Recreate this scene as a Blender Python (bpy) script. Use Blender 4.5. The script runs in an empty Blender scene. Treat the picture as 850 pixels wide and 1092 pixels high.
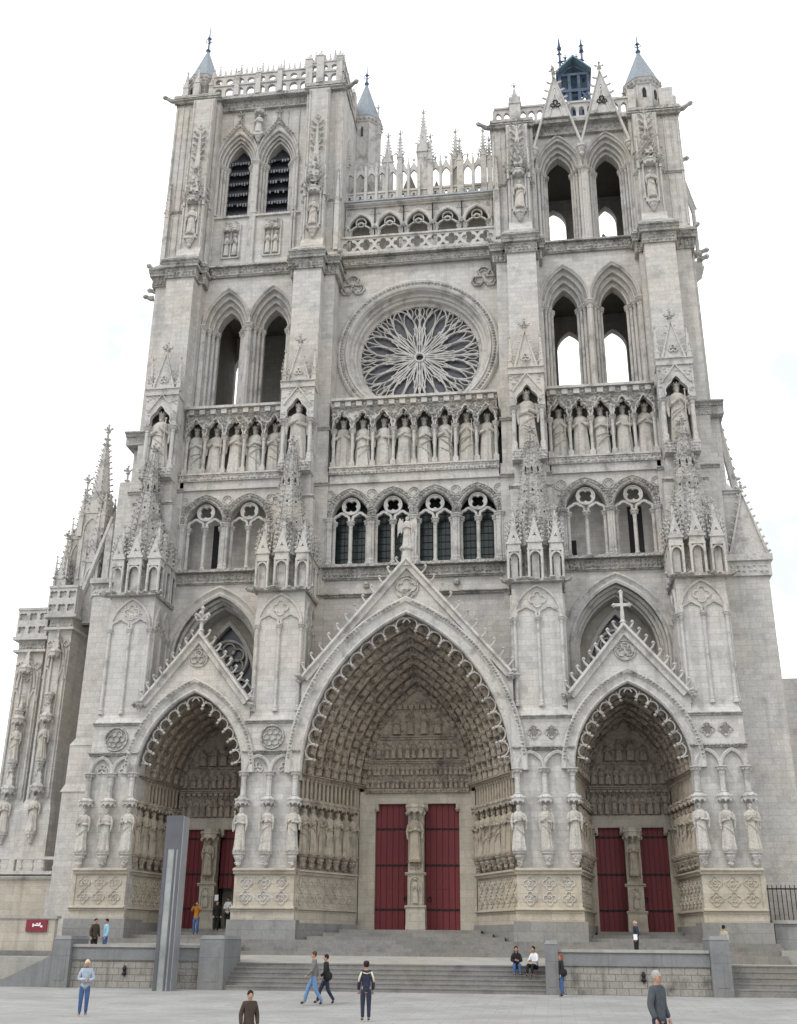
import bpy, bmesh, math, random
from math import sin, cos, pi, sqrt, radians, atan2, hypot
from mathutils import Vector, Matrix
from mathutils.geometry import tessellate_polygon
S = 1.1                       # design units -> metres
random.seed(7)
scene = bpy.context.scene
COL = scene.collection
rnd = random.uniform

# ---------------------------------------------------------------- materials
def newmat(name):
    m = bpy.data.materials.new(name); m.use_nodes = True
    nt = m.node_tree; b = nt.nodes['Principled BSDF']
    return m, nt, b
def N(nt, t, **k):
    n = nt.nodes.new(t)
    for a, v in k.items(): setattr(n, a, v)
    return n
def ramp(nt, src, p0, c0, p1, c1):
    r = N(nt, 'ShaderNodeValToRGB'); e = r.color_ramp.elements
    e[0].position = p0; e[0].color = (c0, c0, c0, 1) if not isinstance(c0, tuple) else (*c0, 1)
    e[1].position = p1; e[1].color = (c1, c1, c1, 1) if not isinstance(c1, tuple) else (*c1, 1)
    nt.links.new(src, r.inputs[0]); return r.outputs[0]
def mix(nt, fac, a, b, mode='MIX'):
    m = N(nt, 'ShaderNodeMix', data_type='RGBA', blend_type=mode)
    for s, v in ((m.inputs[0], fac), (m.inputs[6], a), (m.inputs[7], b)):
        if isinstance(v, (int, float)): s.default_value = v
        elif isinstance(v, tuple): s.default_value = (*v, 1)
        else: nt.links.new(v, s)
    return m.outputs[2]
def noise(nt, vec, scale, detail=4, rough=.6, sc=None):
    if sc:
        mp = N(nt, 'ShaderNodeMapping'); mp.inputs['Scale'].default_value = sc
        nt.links.new(vec, mp.inputs[0]); vec = mp.outputs[0]
    n = N(nt, 'ShaderNodeTexNoise'); n.inputs['Scale'].default_value = scale
    n.inputs['Detail'].default_value = detail; n.inputs['Roughness'].default_value = rough
    nt.links.new(vec, n.inputs['Vector']); return n.outputs['Fac']
def stone(name, col, dirt=(.17, .165, .155), bricks=True, amount=.55, warm=None, row=.33, bw=.66, bump=.35, rough=.9, mortar=.74, streak=.54, lump=0., perobj=False):
    m, nt, b = newmat(name)
    tc = N(nt, 'ShaderNodeTexCoord'); o = tc.outputs['Object']
    base = col
    if perobj:
        oi = N(nt, 'ShaderNodeObjectInfo'); vm = N(nt, 'ShaderNodeVectorMath', operation='MULTIPLY_ADD'); nt.links.new(o, vm.inputs[0]); vm.inputs[1].default_value = (2.6, 2.6, 2.6)
        sc_ = N(nt, 'ShaderNodeVectorMath', operation='SCALE'); sc_.inputs[0].default_value = (31., 17., 43.); nt.links.new(oi.outputs['Random'], sc_.inputs[3]); nt.links.new(sc_.outputs[0], vm.inputs[2]); o = vm.outputs[0]
        base = mix(nt, ramp(nt, oi.outputs['Random'], 0., 0., 1., 1.), col, tuple(k * q for k, q in zip(col, (.88, .87, .85))))
    big = noise(nt, o, .16, 3, .55)
    mid = noise(nt, o, 1.1, 5, .65)
    fine = noise(nt, o, 9., 4, .7)
    bumpsrc = fine
    w = warm or tuple(c * k for c, k in zip(col, (1.03, .97, .86)))
    c = mix(nt, ramp(nt, big, .45, 0., .7, .7), base, w)
    if bricks:
        sx = N(nt, 'ShaderNodeSeparateXYZ'); nt.links.new(o, sx.inputs[0])
        ad = N(nt, 'ShaderNodeMath', operation='ADD'); nt.links.new(sx.outputs[0], ad.inputs[0]); nt.links.new(sx.outputs[1], ad.inputs[1])
        cb = N(nt, 'ShaderNodeCombineXYZ'); nt.links.new(ad.outputs[0], cb.inputs[0]); nt.links.new(sx.outputs[2], cb.inputs[1])
        br = N(nt, 'ShaderNodeTexBrick'); br.inputs['Scale'].default_value = 1.
        br.inputs['Brick Width'].default_value = bw; br.inputs['Row Height'].default_value = row
        br.inputs['Mortar Size'].default_value = .016; br.inputs['Mortar Smooth'].default_value = .3
        br.inputs['Color1'].default_value = (1.04, 1.03, 1.02, 1); br.inputs['Color2'].default_value = (.82, .81, .79, 1)
        br.inputs['Mortar'].default_value = (mortar, mortar, mortar * .98, 1); br.inputs['Bias'].default_value = -.2
        br.offset = .5
        nt.links.new(cb.outputs[0], br.inputs['Vector'])
        c = mix(nt, .85, c, br.outputs['Color'], 'MULTIPLY')
    # blotchy weathering and rain streaks (fixed stains, uneven shapes)
    c = mix(nt, ramp(nt, mid, .5, 0., .74, amount), c, dirt)
    stk = noise(nt, o, 1., 5, .62, (1.9, 1.9, .16))
    c = mix(nt, ramp(nt, stk, .53, 0., .78, streak), c, tuple(x * 1.15 for x in dirt))
    c = mix(nt, ramp(nt, fine, .28, .34, .6, 0.), c, dirt)
    nt.links.new(c, b.inputs['Base Color'])
    b.inputs['Roughness'].default_value = rough
    b.inputs['Specular IOR Level'].default_value = .2
    bp = N(nt, 'ShaderNodeBump'); bp.inputs['Strength'].default_value = bump; bp.inputs['Distance'].default_value = .05
    nt.links.new(fine, bp.inputs['Height']); nrm = bp.outputs[0]
    if lump:
        v = N(nt, 'ShaderNodeTexVoronoi'); v.inputs['Scale'].default_value = 6.; nt.links.new(o, v.inputs['Vector'])
        b2 = N(nt, 'ShaderNodeBump'); b2.inputs['Strength'].default_value = lump; b2.inputs['Distance'].default_value = .09; b2.invert = True
        nt.links.new(v.outputs['Distance'], b2.inputs['Height']); nt.links.new(nrm, b2.inputs['Normal']); nrm = b2.outputs[0]
    nt.links.new(nrm, b.inputs['Normal'])
    return m
def plain(name, col, rough=.6, metal=0., var=.25, scale=3., spec=.4):
    m, nt, b = newmat(name)
    tc = N(nt, 'ShaderNodeTexCoord')
    f = noise(nt, tc.outputs['Object'], scale, 4, .6)
    c = mix(nt, ramp(nt, f, .3, 0., .7, 1.), tuple(x * (1 - var) for x in col), tuple(min(1, x * (1 + var)) for x in col))
    nt.links.new(c, b.inputs['Base Color'])
    b.inputs['Roughness'].default_value = rough; b.inputs['Metallic'].default_value = metal
    b.inputs['Specular IOR Level'].default_value = spec
    return m
M = {}
M['wall'] = stone('limestone_ashlar', (.545, .53, .51), dirt=(.20, .196, .194), amount=.5)
M['carve'] = stone('limestone_carved', (.545, .53, .508), dirt=(.14, .136, .132), bricks=False, amount=.8, streak=.55, bump=.8)
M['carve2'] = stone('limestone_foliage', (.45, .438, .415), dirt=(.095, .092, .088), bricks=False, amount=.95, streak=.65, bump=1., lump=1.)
M['statue'] = stone('statue_stone', (.56, .54, .50), bricks=False, amount=.7, dirt=(.17, .158, .14), bump=.8, lump=.25, perobj=True, streak=.4)
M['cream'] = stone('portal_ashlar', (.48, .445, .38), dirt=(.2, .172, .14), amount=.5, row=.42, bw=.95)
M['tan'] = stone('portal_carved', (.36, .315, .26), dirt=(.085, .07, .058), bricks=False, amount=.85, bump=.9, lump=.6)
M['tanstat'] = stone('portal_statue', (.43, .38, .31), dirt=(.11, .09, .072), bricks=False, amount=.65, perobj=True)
M['side'] = stone('side_ashlar', (.44, .42, .375), dirt=(.19, .175, .155), amount=.5)
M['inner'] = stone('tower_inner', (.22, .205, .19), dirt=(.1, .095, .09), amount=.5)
M['base'] = stone('grey_base_course', (.27, .27, .265), dirt=(.13, .13, .13), row=.6, bw=1.3, amount=.6, mortar=.7)
M['step'] = stone('step_stone', (.235, .23, .22), dirt=(.10, .10, .10), row=3., bw=1.6, amount=.6, mortar=.8)
M['landing'] = stone('landing_stone', (.36, .35, .325), dirt=(.2, .19, .18), row=.9, bw=1.4, amount=.4, mortar=.8)
M['rough'] = stone('coursed_rubble', (.33, .315, .285), dirt=(.07, .067, .062), row=.27, bw=.52, amount=.85, mortar=.38, bump=.9, streak=.75)
M['coping'] = stone('parapet_stone', (.21, .215, .22), dirt=(.11, .115, .12), row=1.6, bw=2.2, amount=.6, mortar=.7)
M['lead'] = plain('weathered_lead', (.30, .32, .345), .6, 0, .2, 2)
M['slate'] = plain('blue_grey_slate', (.21, .24, .27), .5, 0, .2, 5)
M['copper'] = plain('aged_lead_and_copper', (.06, .09, .14), .55, .2, .4, 3)
M['coppertop'] = plain('green_grey_lead', (.15, .23, .28), .6, .1, .3, 3)
M['dark'] = plain('opening_shade', (.025, .024, .024), .9, 0, .3)  # near-black colour paints the shade inside slots, slits, windows and doorways
M['louvre'] = plain('louvre_slate', (.035, .037, .045), .7, 0, .4, 2)
M['louvre_edge'] = plain('louvre_lead_edge', (.17, .18, .2), .6, 0, .3, 4)
M['glass_green'] = plain('old_greenish_glass', (.010, .028, .024), .25, 0, .6, 1.6, .5)
M['glass_blue'] = plain('old_grey_blue_glass', (.075, .077, .09), .3, 0, .4, 1.8, .5)
M['iron'] = plain('wrought_iron', (.02, .012, .014), .6, .3, .2)
M['white'] = plain('white_paper', (.8, .8, .8), .8, 0, .02)

def door_mat():
    m, nt, b = newmat('dark_red_boards')
    tc = N(nt, 'ShaderNodeTexCoord'); o = tc.outputs['Object']
    n1 = noise(nt, o, 1., 5, .6, (9., 9., .5)); n2 = noise(nt, o, 1.3, 3, .6)
    c = mix(nt, ramp(nt, n1, .3, 0., .7, 1.), (.115, .009, .013), (.165, .013, .018))
    c = mix(nt, ramp(nt, n2, .5, 0., .75, .5), c, (.09, .008, .017))
    nt.links.new(c, b.inputs['Base Color']); b.inputs['Roughness'].default_value = .62
    return m
M['door'] = door_mat()
def ground_mat():
    m, nt, b = newmat('plaza_paving')
    tc = N(nt, 'ShaderNodeTexCoord'); o = tc.outputs['Object']
    br = N(nt, 'ShaderNodeTexBrick'); br.inputs['Scale'].default_value = 1.
    br.inputs['Brick Width'].default_value = .9; br.inputs['Row Height'].default_value = .45
    br.inputs['Mortar Size'].default_value = .012
    br.inputs['Color1'].default_value = (.37, .365, .355, 1); br.inputs['Color2'].default_value = (.31, .308, .30, 1); br.inputs['Mortar'].default_value = (.2, .2, .19, 1)
    nt.links.new(o, br.inputs['Vector'])
    n1 = noise(nt, o, .35, 5, .6); n2 = noise(nt, o, 12., 3, .6)
    c = mix(nt, ramp(nt, n1, .42, 0., .66, .8), br.outputs['Color'], (.24, .235, .225)); n3 = noise(nt, o, 2.2, 5, .7); c = mix(nt, ramp(nt, n3, .56, 0., .68, .6), c, (.19, .185, .175))
    c = mix(nt, ramp(nt, n2, .3, .2, .7, 0.), c, (.2, .2, .19))
    nt.links.new(c, b.inputs['Base Color']); b.inputs['Roughness'].default_value = .85
    bp = N(nt, 'ShaderNodeBump'); bp.inputs['Strength'].default_value = .3; bp.inputs['Distance'].default_value = .02
    nt.links.new(n2, bp.inputs['Height']); nt.links.new(bp.outputs[0], b.inputs['Normal'])
    return m
M['ground'] = ground_mat()

# ---------------------------------------------------------------- mesh builder
class MB:
    def __init__(s): s.v = []; s.f = []; s.m = []; s.M = None; s.mi = 0
    def V(s, pts):
        b = len(s.v)
        if s.M is None: s.v += [tuple(p) for p in pts]
        else: s.v += [tuple(s.M @ Vector(p)) for p in pts]
        return b
    def F(s, fs, b=0):
        for f in fs: s.f.append(tuple(i + b for i in f)); s.m.append(s.mi)
    def box(s, x0, x1, y0, y1, z0, z1):
        if x0 > x1: x0, x1 = x1, x0
        b = s.V([(x, y, z) for z in (z0, z1) for y in (y0, y1) for x in (x0, x1)])
        s.F([(0, 1, 3, 2), (4, 6, 7, 5), (0, 4, 5, 1), (2, 3, 7, 6), (0, 2, 6, 4), (1, 5, 7, 3)], b)
    def frust(s, x0, x1, y0, y1, z0, X0, X1, Y0, Y1, z1):
        b = s.V([(x, y, z0) for y in (y0, y1) for x in (x0, x1)] + [(x, y, z1) for y in (Y0, Y1) for x in (X0, X1)])
        s.F([(0, 1, 3, 2), (4, 6, 7, 5), (0, 4, 5, 1), (2, 3, 7, 6), (0, 2, 6, 4), (1, 5, 7, 3)], b)
    def plate(s, outer, holes, y0, y1):
        loops = [outer] + list(holes)
        tri = tessellate_polygon([[Vector((p[0], p[1], 0)) for p in l] for l in loops])
        flat = [p for l in loops for p in l]; n = len(flat)
        b = s.V([(p[0], y0, p[1]) for p in flat] + [(p[0], y1, p[1]) for p in flat])
        s.F([tuple(t) for t in tri], b); s.F([tuple(i + n for i in reversed(t)) for t in tri], b)
        k = 0
        for l in loops:
            c = len(l)
            s.F([(k + i, k + (i + 1) % c, n + k + (i + 1) % c, n + k + i) for i in range(c)], b); k += c
    def loft(s, rings, closed=True, cap0=True, cap1=True):
        n = len(rings[0]); b = s.V([p for r in rings for p in r])
        for j in range(len(rings) - 1):
            s.F([(j * n + i, j * n + (i + 1) % n, (j + 1) * n + (i + 1) % n, (j + 1) * n + i) for i in range(n if closed else n - 1)], b)
        if closed and cap0: s.F([tuple(range(n))[::-1]], b)
        if closed and cap1: s.F([tuple(range((len(rings) - 1) * n, len(rings) * n))], b)
    def lathe(s, x, y, prof, n=8, sx=1., sy=1., rot=0.):
        s.loft([[(x + r * sx * cos(2 * pi * i / n + rot), y + r * sy * sin(2 * pi * i / n + rot), z) for i in range(n)] for r, z in prof])
    def tube(s, pts, r, n=6, closed=False):
        P = [Vector(p) for p in pts]; L = len(P); rings = []
        R = r if isinstance(r, (list, tuple)) else [r] * L
        for i in range(L):
            a = P[(i - 1) % L] if closed or i > 0 else P[i]; c = P[(i + 1) % L] if closed or i < L - 1 else P[i]
            t = (c - a).normalized() if (c - a).length > 1e-9 else Vector((0, 0, 1))
            u = t.cross(Vector((0, 1, 0))); u = u.normalized() if u.length > .05 else t.cross(Vector((1, 0, 0))).normalized()
            w = t.cross(u)
            rings.append([tuple(P[i] + u * R[i] * cos(2 * pi * k / n + pi / 4) + w * R[i] * sin(2 * pi * k / n + pi / 4)) for k in range(n)])
        if closed: rings.append(rings[0])
        s.loft(rings, True, not closed, not closed)
    def sweep(s, path, prof, closed=False):
        """path (x,z); prof (u outward, y)"""
        L = len(path); rings = []
        for i in range(L):
            p = path[i]; a = path[(i - 1) % L] if closed or i > 0 else None; c = path[(i + 1) % L] if closed or i < L - 1 else None
            def nn(a, b):
                dx, dz = b[0] - a[0], b[1] - a[1]; l = hypot(dx, dz) or 1e-9
                return -dz / l, dx / l
            n1 = nn(a, p) if a else nn(p, c); n2 = nn(p, c) if c else n1
            mx, mz = n1[0] + n2[0], n1[1] + n2[1]; q = mx * mx + mz * mz
            k = min(2.2, 2 / q) if q > 1e-6 else 1
            rings.append([(p[0] + mx * k * u, y, p[1] + mz * k * u) for u, y in prof])
        if closed: rings.append(rings[0])
        s.loft(rings, True, not closed, not closed)
    def octa(s, p, r, rx=1, ry=1, rz=1):
        x, y, z = p
        b = s.V([(x - r * rx, y, z), (x + r * rx, y, z), (x, y - r * ry, z), (x, y + r * ry, z), (x, y, z - r * rz), (x, y, z + r * rz)])
        s.F([(0, 2, 5), (2, 1, 5), (1, 3, 5), (3, 0, 5), (2, 0, 4), (1, 2, 4), (3, 1, 4), (0, 3, 4)], b)
    def ball(s, p, rx, ry, rz, n=8, m=5):
        x, y, z = p; rings = []
        for j in range(m + 1):
            a = -pi / 2 + pi * (j + (.25 if j == 0 else -.25 if j == m else 0)) / m
            rings.append([(x + rx * cos(a) * cos(2 * pi * i / n), y + ry * cos(a) * sin(2 * pi * i / n), z + rz * sin(a)) for i in range(n)])
        s.loft(rings)
    def build(s, name, mats, parent=None, loc=(0, 0, 0), rot=0., smooth=False):
        me = bpy.data.meshes.new(name)
        me.from_pydata([(x * S, y * S, z * S) for x, y, z in s.v], [], s.f)
        mats = mats if isinstance(mats, (list, tuple)) else [mats]
        for q in mats: me.materials.append(M[q] if isinstance(q, str) else q)
        if len(mats) > 1: me.polygons.foreach_set('material_index', s.m)
        if smooth: me.polygons.foreach_set('use_smooth', [True] * len(s.f))
        o = bpy.data.objects.new(name, me); COL.objects.link(o)
        o.location = tuple(c * S for c in loc); o.rotation_euler = (0, 0, rot)
        if parent: o.parent = parent
        return o
def empty(name, loc=(0, 0, 0), rot=0.):
    o = bpy.data.objects.new(name, None); COL.objects.link(o); o.location = tuple(c * S for c in loc)
    o.rotation_euler = (0, 0, rot); o.empty_display_size = .3; return o
def tag(o, label=None, cat=None, group=None, kind=None):
    if label: o['label'] = label
    if cat: o['category'] = cat
    if group: o['group'] = group
    if kind: o['kind'] = kind
    return o

def COLS(parent, lst, mat='carve', name='colonnette'):
    for args in lst:
        q = MB(); q.M = args[0] if args[0] is None or isinstance(args[0], Matrix) else None
        column(q, *args[1:]); q.build(name, mat, parent)
# ---------------------------------------------------------------- shapes
def arch(xc, w, zs, za, n=10, off=0., z0=None, half=0):
    h = za - zs; R = (w * w + h * h) / (2 * w); cx = R - w; Ro = R + off
    tm = math.acos(max(-1, min(1, cx / Ro)))
    L = [(xc + cx - Ro * cos(tm * i / n), zs + Ro * sin(tm * i / n)) for i in range(n + 1)]
    L[-1] = (xc, L[-1][1])
    Rr = [(2 * xc - x, z) for x, z in reversed(L[:-1])]
    if z0 is not None: L = [(L[0][0], z0)] + L; Rr = Rr + [(Rr[-1][0], z0)]
    return L + Rr
def circle(x, z, r, n=24, a0=0.): return [(x + r * cos(a0 + 2 * pi * i / n), z + r * sin(a0 + 2 * pi * i / n)) for i in range(n)]
def foil(x, z, r, lobes=4, rot=0., k=5, d=.54, rl=.46):
    out = []
    for l in range(lobes):
        for j in range(k):
            ph = -pi / lobes + 2 * pi / lobes * j / k
            q = (rl * r) ** 2 - (d * r * sin(ph)) ** 2
            rho = d * r * cos(ph) + sqrt(max(q, 0)); a = rot + 2 * pi * l / lobes + ph
            out.append((x + rho * cos(a), z + rho * sin(a)))
    return out
def rect(x0, x1, z0, z1): return [(x0, z0), (x1, z0), (x1, z1), (x0, z1)]
def tre_arch(xc, w, zs, za, z0, n=5):
    """trefoiled pointed opening"""
    p = arch(xc, w, zs, za, 2 * n)
    out = []
    L = len(p)
    for i, (x, z) in enumerate(p):
        t = i / (L - 1); c = abs(sin(3 * pi * t)); k = .24 * (1 - c) if 0 < i < L - 1 else 0
        out.append((x + (xc - x) * k, z + ((zs + (za - zs) * .3) - z) * k * .7))
    return [(xc - w, z0)] + out + [(xc + w, z0)]
def carve(mb, x0, x1, z0, z1, y, pitch, s, dep=.08):
    """rows of small leaf-like bosses"""
    nx = max(1, int(round((x1 - x0) / pitch))); nz = max(1, int(round((z1 - z0) / pitch)))
    for i in range(nx):
        for j in range(nz):
            x = x0 + (i + .5 + rnd(-.22, .22)) * (x1 - x0) / nx; z = z0 + (j + .5 + rnd(-.15, .15)) * (z1 - z0) / nz
            mb.octa((x, y, z), s, rnd(.75, 1.2), dep / s * rnd(.7, 1.3), rnd(.75, 1.2))
def carve_path(mb, path, off, y, pitch, s, dep=.08):
    for (a, b) in zip(path[:-1], path[1:]):
        l = hypot(b[0] - a[0], b[1] - a[1]); n = max(1, int(round(l / pitch)))
        nx, nz = -(b[1] - a[1]) / l, (b[0] - a[0]) / l
        for i in range(n):
            t = (i + .5 + rnd(-.15, .15)) / n
            mb.octa((a[0] + (b[0] - a[0]) * t + nx * off, y, a[1] + (b[1] - a[1]) * t + nz * off), s, rnd(.8, 1.2), dep / s, rnd(.8, 1.2))
def column(mb, x, y, z0, z1, r, n=8, cap=.34, base=.3):
    mb.lathe(x, y, [(r * 1.7, z0), (r * 1.7, z0 + base * .35), (r * 1.25, z0 + base * .5), (r * 1.45, z0 + base * .75), (r, z0 + base), (r, z1 - cap), (r * 1.25, z1 - cap), (r, z1 - cap * .9),
                    (r * 1.2, z1 - cap * .6), (r * 2.05, z1 - cap * .24), (r * 1.8, z1 - cap * .2), (r * 2.25, z1 - cap * .14), (r * 2.25, z1)], n, rot=pi / 8)
    for i in range(n):
        a = 2 * pi * i / n
        mb.octa((x + r * 1.5 * cos(a), y + r * 1.5 * sin(a), z1 - cap * .45), r * .55)
def moulding(mb, x0, x1, z, y, h, out, ret=None):
    """horizontal string course projecting toward -y from plane y"""
    mb.loft([[(x, y + .05, z), (x, y - out * .45, z), (x, y - out * .55, z + h * .35), (x, y - out, z + h * .5), (x, y - out, z + h * .72), (x, y + .05, z + h)] for x in ((x0, x1) if x0 < x1 else (x1, x0))])
def crock(mb, p, d, s):
    """small crocket: stem and curled leaf bud"""
    p = Vector(p); d = Vector(d).normalized(); up = Vector((0, 0, 1)); q = p + d * s * .75 + up * s * .25; side = d.cross(up).normalized() * s * .28
    b = mb.V([p - up * s * .3, p + up * s * .2, q - side, q + side, q + d * s * .35 - up * s * .12, q + up * s * .42, q - up * s * .3])
    mb.F([(0, 2, 1), (0, 1, 3), (0, 6, 2), (0, 3, 6), (1, 2, 5), (1, 5, 3), (2, 4, 5), (3, 5, 4), (2, 6, 4), (3, 4, 6)], b)
def hook(mb, p, t, nrm, s, y, r=None):
    """large hook crocket in the xz plane growing from p along nrm, curling back toward t"""
    pts = []
    for k in range(7):
        a = k / 6
        u = s * (.95 * sin(a * pi * .55)); w = s * (.42 * a * a * 1.4 - .05) if a < .75 else s * (.28 - .1 * (a - .75))
        if a > .8: u = s * (.86 - .5 * (a - .8))
        pts.append((p[0] + nrm[0] * u + t[0] * w, y, p[1] + nrm[1] * u + t[1] * w))
    r = r or s * .17
    mb.tube(pts, [r * 1.15, r, r * .85, r * .8, r * .9, r * 1.2, r * .9], 6)
    e = pts[5]; mb.octa(e, r * 1.9)
def finial(mb, x, y, z, s, cross=False):
    mb.lathe(x, y, [(s * .10, z), (s * .10, z + s * .35), (s * .22, z + s * .42), (s * .09, z + s * .5), (s * .09, z + s * .75), (s * .05, z + s * 1.1)], 6)
    for i in range(4):
        a = pi / 2 * i
        crock(mb, (x + s * .08 * cos(a), y + s * .08 * sin(a), z + s * .66), (cos(a), sin(a), 0), s * .34)
    mb.octa((x, y, z + s * 1.08), s * .13, 1, 1, 1.4)
def spire(mb, x, y, z0, z1, r, n=4, cs=.16, pitch=.5, rot=None, fin=.5, tip=.05):
    rot = pi / n if rot is None else rot
    mb.lathe(x, y, [(r, z0), (tip, z1)], n, rot=rot)
    m = max(1, int((z1 - z0) / pitch))
    for i in range(n):
        a = rot + 2 * pi * i / n
        for j in range(m):
            t = (j + .6) / (m + .3); rr = r + (tip - r) * t
            crock(mb, (x + rr * cos(a), y + rr * sin(a), z0 + (z1 - z0) * t), (cos(a), sin(a), 0), cs * (1 - .35 * t))
    if fin: finial(mb, x, y, z1 - fin * .1, fin)
def gablet(mb, x, y, w, z0, z1, d=.12, axis='y'):
    """small triangular gable facing -y, centred x, half width w"""
    mb.plate([(x - w, z0), (x + w, z0), (x, z1)], [foil(x, z0 + (z1 - z0) * .33, w * .36, 3, pi / 2, 3, .5, .5)], y - d, y + d)
def pinnacle(mb, x, y, z0, w, hs, hp, cs=.13, pitch=.42, fin=.45, gab=True, slots=False):
    """square shaft half-width w, height hs, with gablets and a crocketed spirelet hp high"""
    mb.box(x - w, x + w, y - w, y + w, z0, z0 + hs)
    mb.box(x - w * 1.18, x + w * 1.18, y - w * 1.18, y + w * 1.18, z0 + hs, z0 + hs + w * .3)
    zb = z0 + hs + w * .3
    if gab:
        for k in range(4):
            old = mb.M; mb.M = (old if old else Matrix()) @ Matrix.Translation((x, y, 0)) @ Matrix.Rotation(k * pi / 2, 4, 'Z')
            b = mb.V([(-w * 1.05, -w * 1.1, zb), (w * 1.05, -w * 1.1, zb), (0, -w * 1.1, zb + w * 2.4), (0, 0, zb + w * 2.2)])
            mb.F([(0, 1, 2), (0, 2, 3), (1, 3, 2)], b)
            crock(mb, (0, -w * 1.1, zb + w * 2.4), (0, -1, .3), cs)
            mb.M = old
    spire(mb, x, y, zb, zb + hp, w * 1.0 * 1.2, 4, cs, pitch, pi / 4, fin)
def relief_foil(mb, x, z, r, y, lobes=4, t=.05, dep=.09):
    p = foil(x, z, r, lobes, 0 if lobes == 4 else pi / 2)
    mb.sweep(p[::-1], [(-t, y + .02), (-t * .6, y - dep), (t * .6, y - dep), (t, y + .02)], True)
def ring(mb, x, z, r, y, t=.06, dep=.1, n=20):
    mb.sweep(circle(x, z, r, n)[::-1], [(-t, y + .02), (-t * .6, y - dep), (t * .6, y - dep), (t, y + .02)], True)
def figure(mb, x, y, z, h, w, n=7):
    """small relief figure"""
    tw = rnd(-.2, .2)
    mb.lathe(x, y, [(w * .55, z), (w * .5, z + h * .3), (w * .38, z + h * .5), (w * .5, z + h * .68), (w * .42, z + h * .78), (w * .12, z + h * .84)], n, 1, .7, tw)
    mb.octa((x + rnd(-.02, .02), y - w * .05, z + h * .92), h * .095, .9, .9, 1.15)
    mb.tube([(x - w * .45, y, z + h * .7), (x - w * .5, y - w * .3, z + h * .52), (x + rnd(-.1, .1) * w, y - w * .5, z + h * rnd(.5, .66))], w * .11, 4)
    mb.tube([(x + w * .45, y, z + h * .7), (x + w * .5, y - w * .3, z + h * .5), (x + rnd(-.1, .2) * w, y - w * .5, z + h * rnd(.5, .66))], w * .11, 4)

# ================================================================ CATHEDRAL
C = tag(empty('cathedral'), 'pale grey twin-towered gothic cathedral front with three deep carved portals and a rose window', 'cathedral')
def PT(mb, name, mats, parent=None, **k): return mb.build(name, mats, parent or C, **k)
ZF = 1.75     # parvis floor
STAT = []     # (x, y, z, height, rot, kind, label, group)
ORD = ['first', 'second', 'third', 'fourth', 'fifth', 'sixth', 'seventh', 'eighth', 'ninth']

def relief_dot(mb, x, y, r, a, z):
    for dz, s in ((0, .085),): mb.octa((x + (r + .0) * cos(a), y + (r + .0) * sin(a), z + dz), s, 1, 1, 1.1)
def canopy(mb, x, y, z, r, h=.4):
    mb.lathe(x, y, [(r * .55, z), (r, z + h * .08), (r * 1.02, z + h * .45), (r * 1.12, z + h * .5), (r * 1.12, z + h * .62), (r * .6, z + h)], 8, rot=pi / 8)
    for i in range(8):
        a = 2 * pi * i / 8
        mb.octa((x + r * .98 * cos(a), y + r * .98 * sin(a), z - h * .02), r * .2, 1, 1, 1.5)
        mb.octa((x + r * 1.05 * cos(a + pi / 8), y + r * 1.05 * sin(a + pi / 8), z + h * .62), r * .15, 1, 1, 1.6)
def corbel(mb, x, y, z, r, h=.65):
    mb.lathe(x, y, [(r * .15, z), (r * .45, z + h * .12), (r * .4, z + h * .3), (r * .8, z + h * .6), (r * .75, z + h * .7), (r * 1.05, z + h * .8), (r * 1.05, z + h)], 8)
    for i in range(9):
        a = rnd(0, 2 * pi); t = rnd(.15, .7)
        mb.octa((x + r * (.35 + .5 * t) * cos(a), y + r * (.35 + .5 * t) * sin(a), z + h * t), r * rnd(.16, .28))

def quat_panel(mb, x0, x1, z0, z1, y, nx, nz, lob=True):
    dx = (x1 - x0) / nx; dz = (z1 - z0) / nz; r = min(dx, dz) * .45
    for i in range(nx):
        for j in range(nz):
            x = x0 + dx * (i + .5); z = z0 + dz * (j + .5)
            relief_foil(mb, x, z, r, y, 4, .03, .05); ring(mb, x, z, r * .42, y, .025, .04, 8)
            for q in range(4): mb.octa((x + rnd(-.3, .3) * r, y - .02, z + rnd(-.35, .35) * r), r * rnd(.14, .24), 1, .8, 1.3)
            if i: mb.octa((x - dx / 2, y, z), r * .22, 1, .4, 1)

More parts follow.
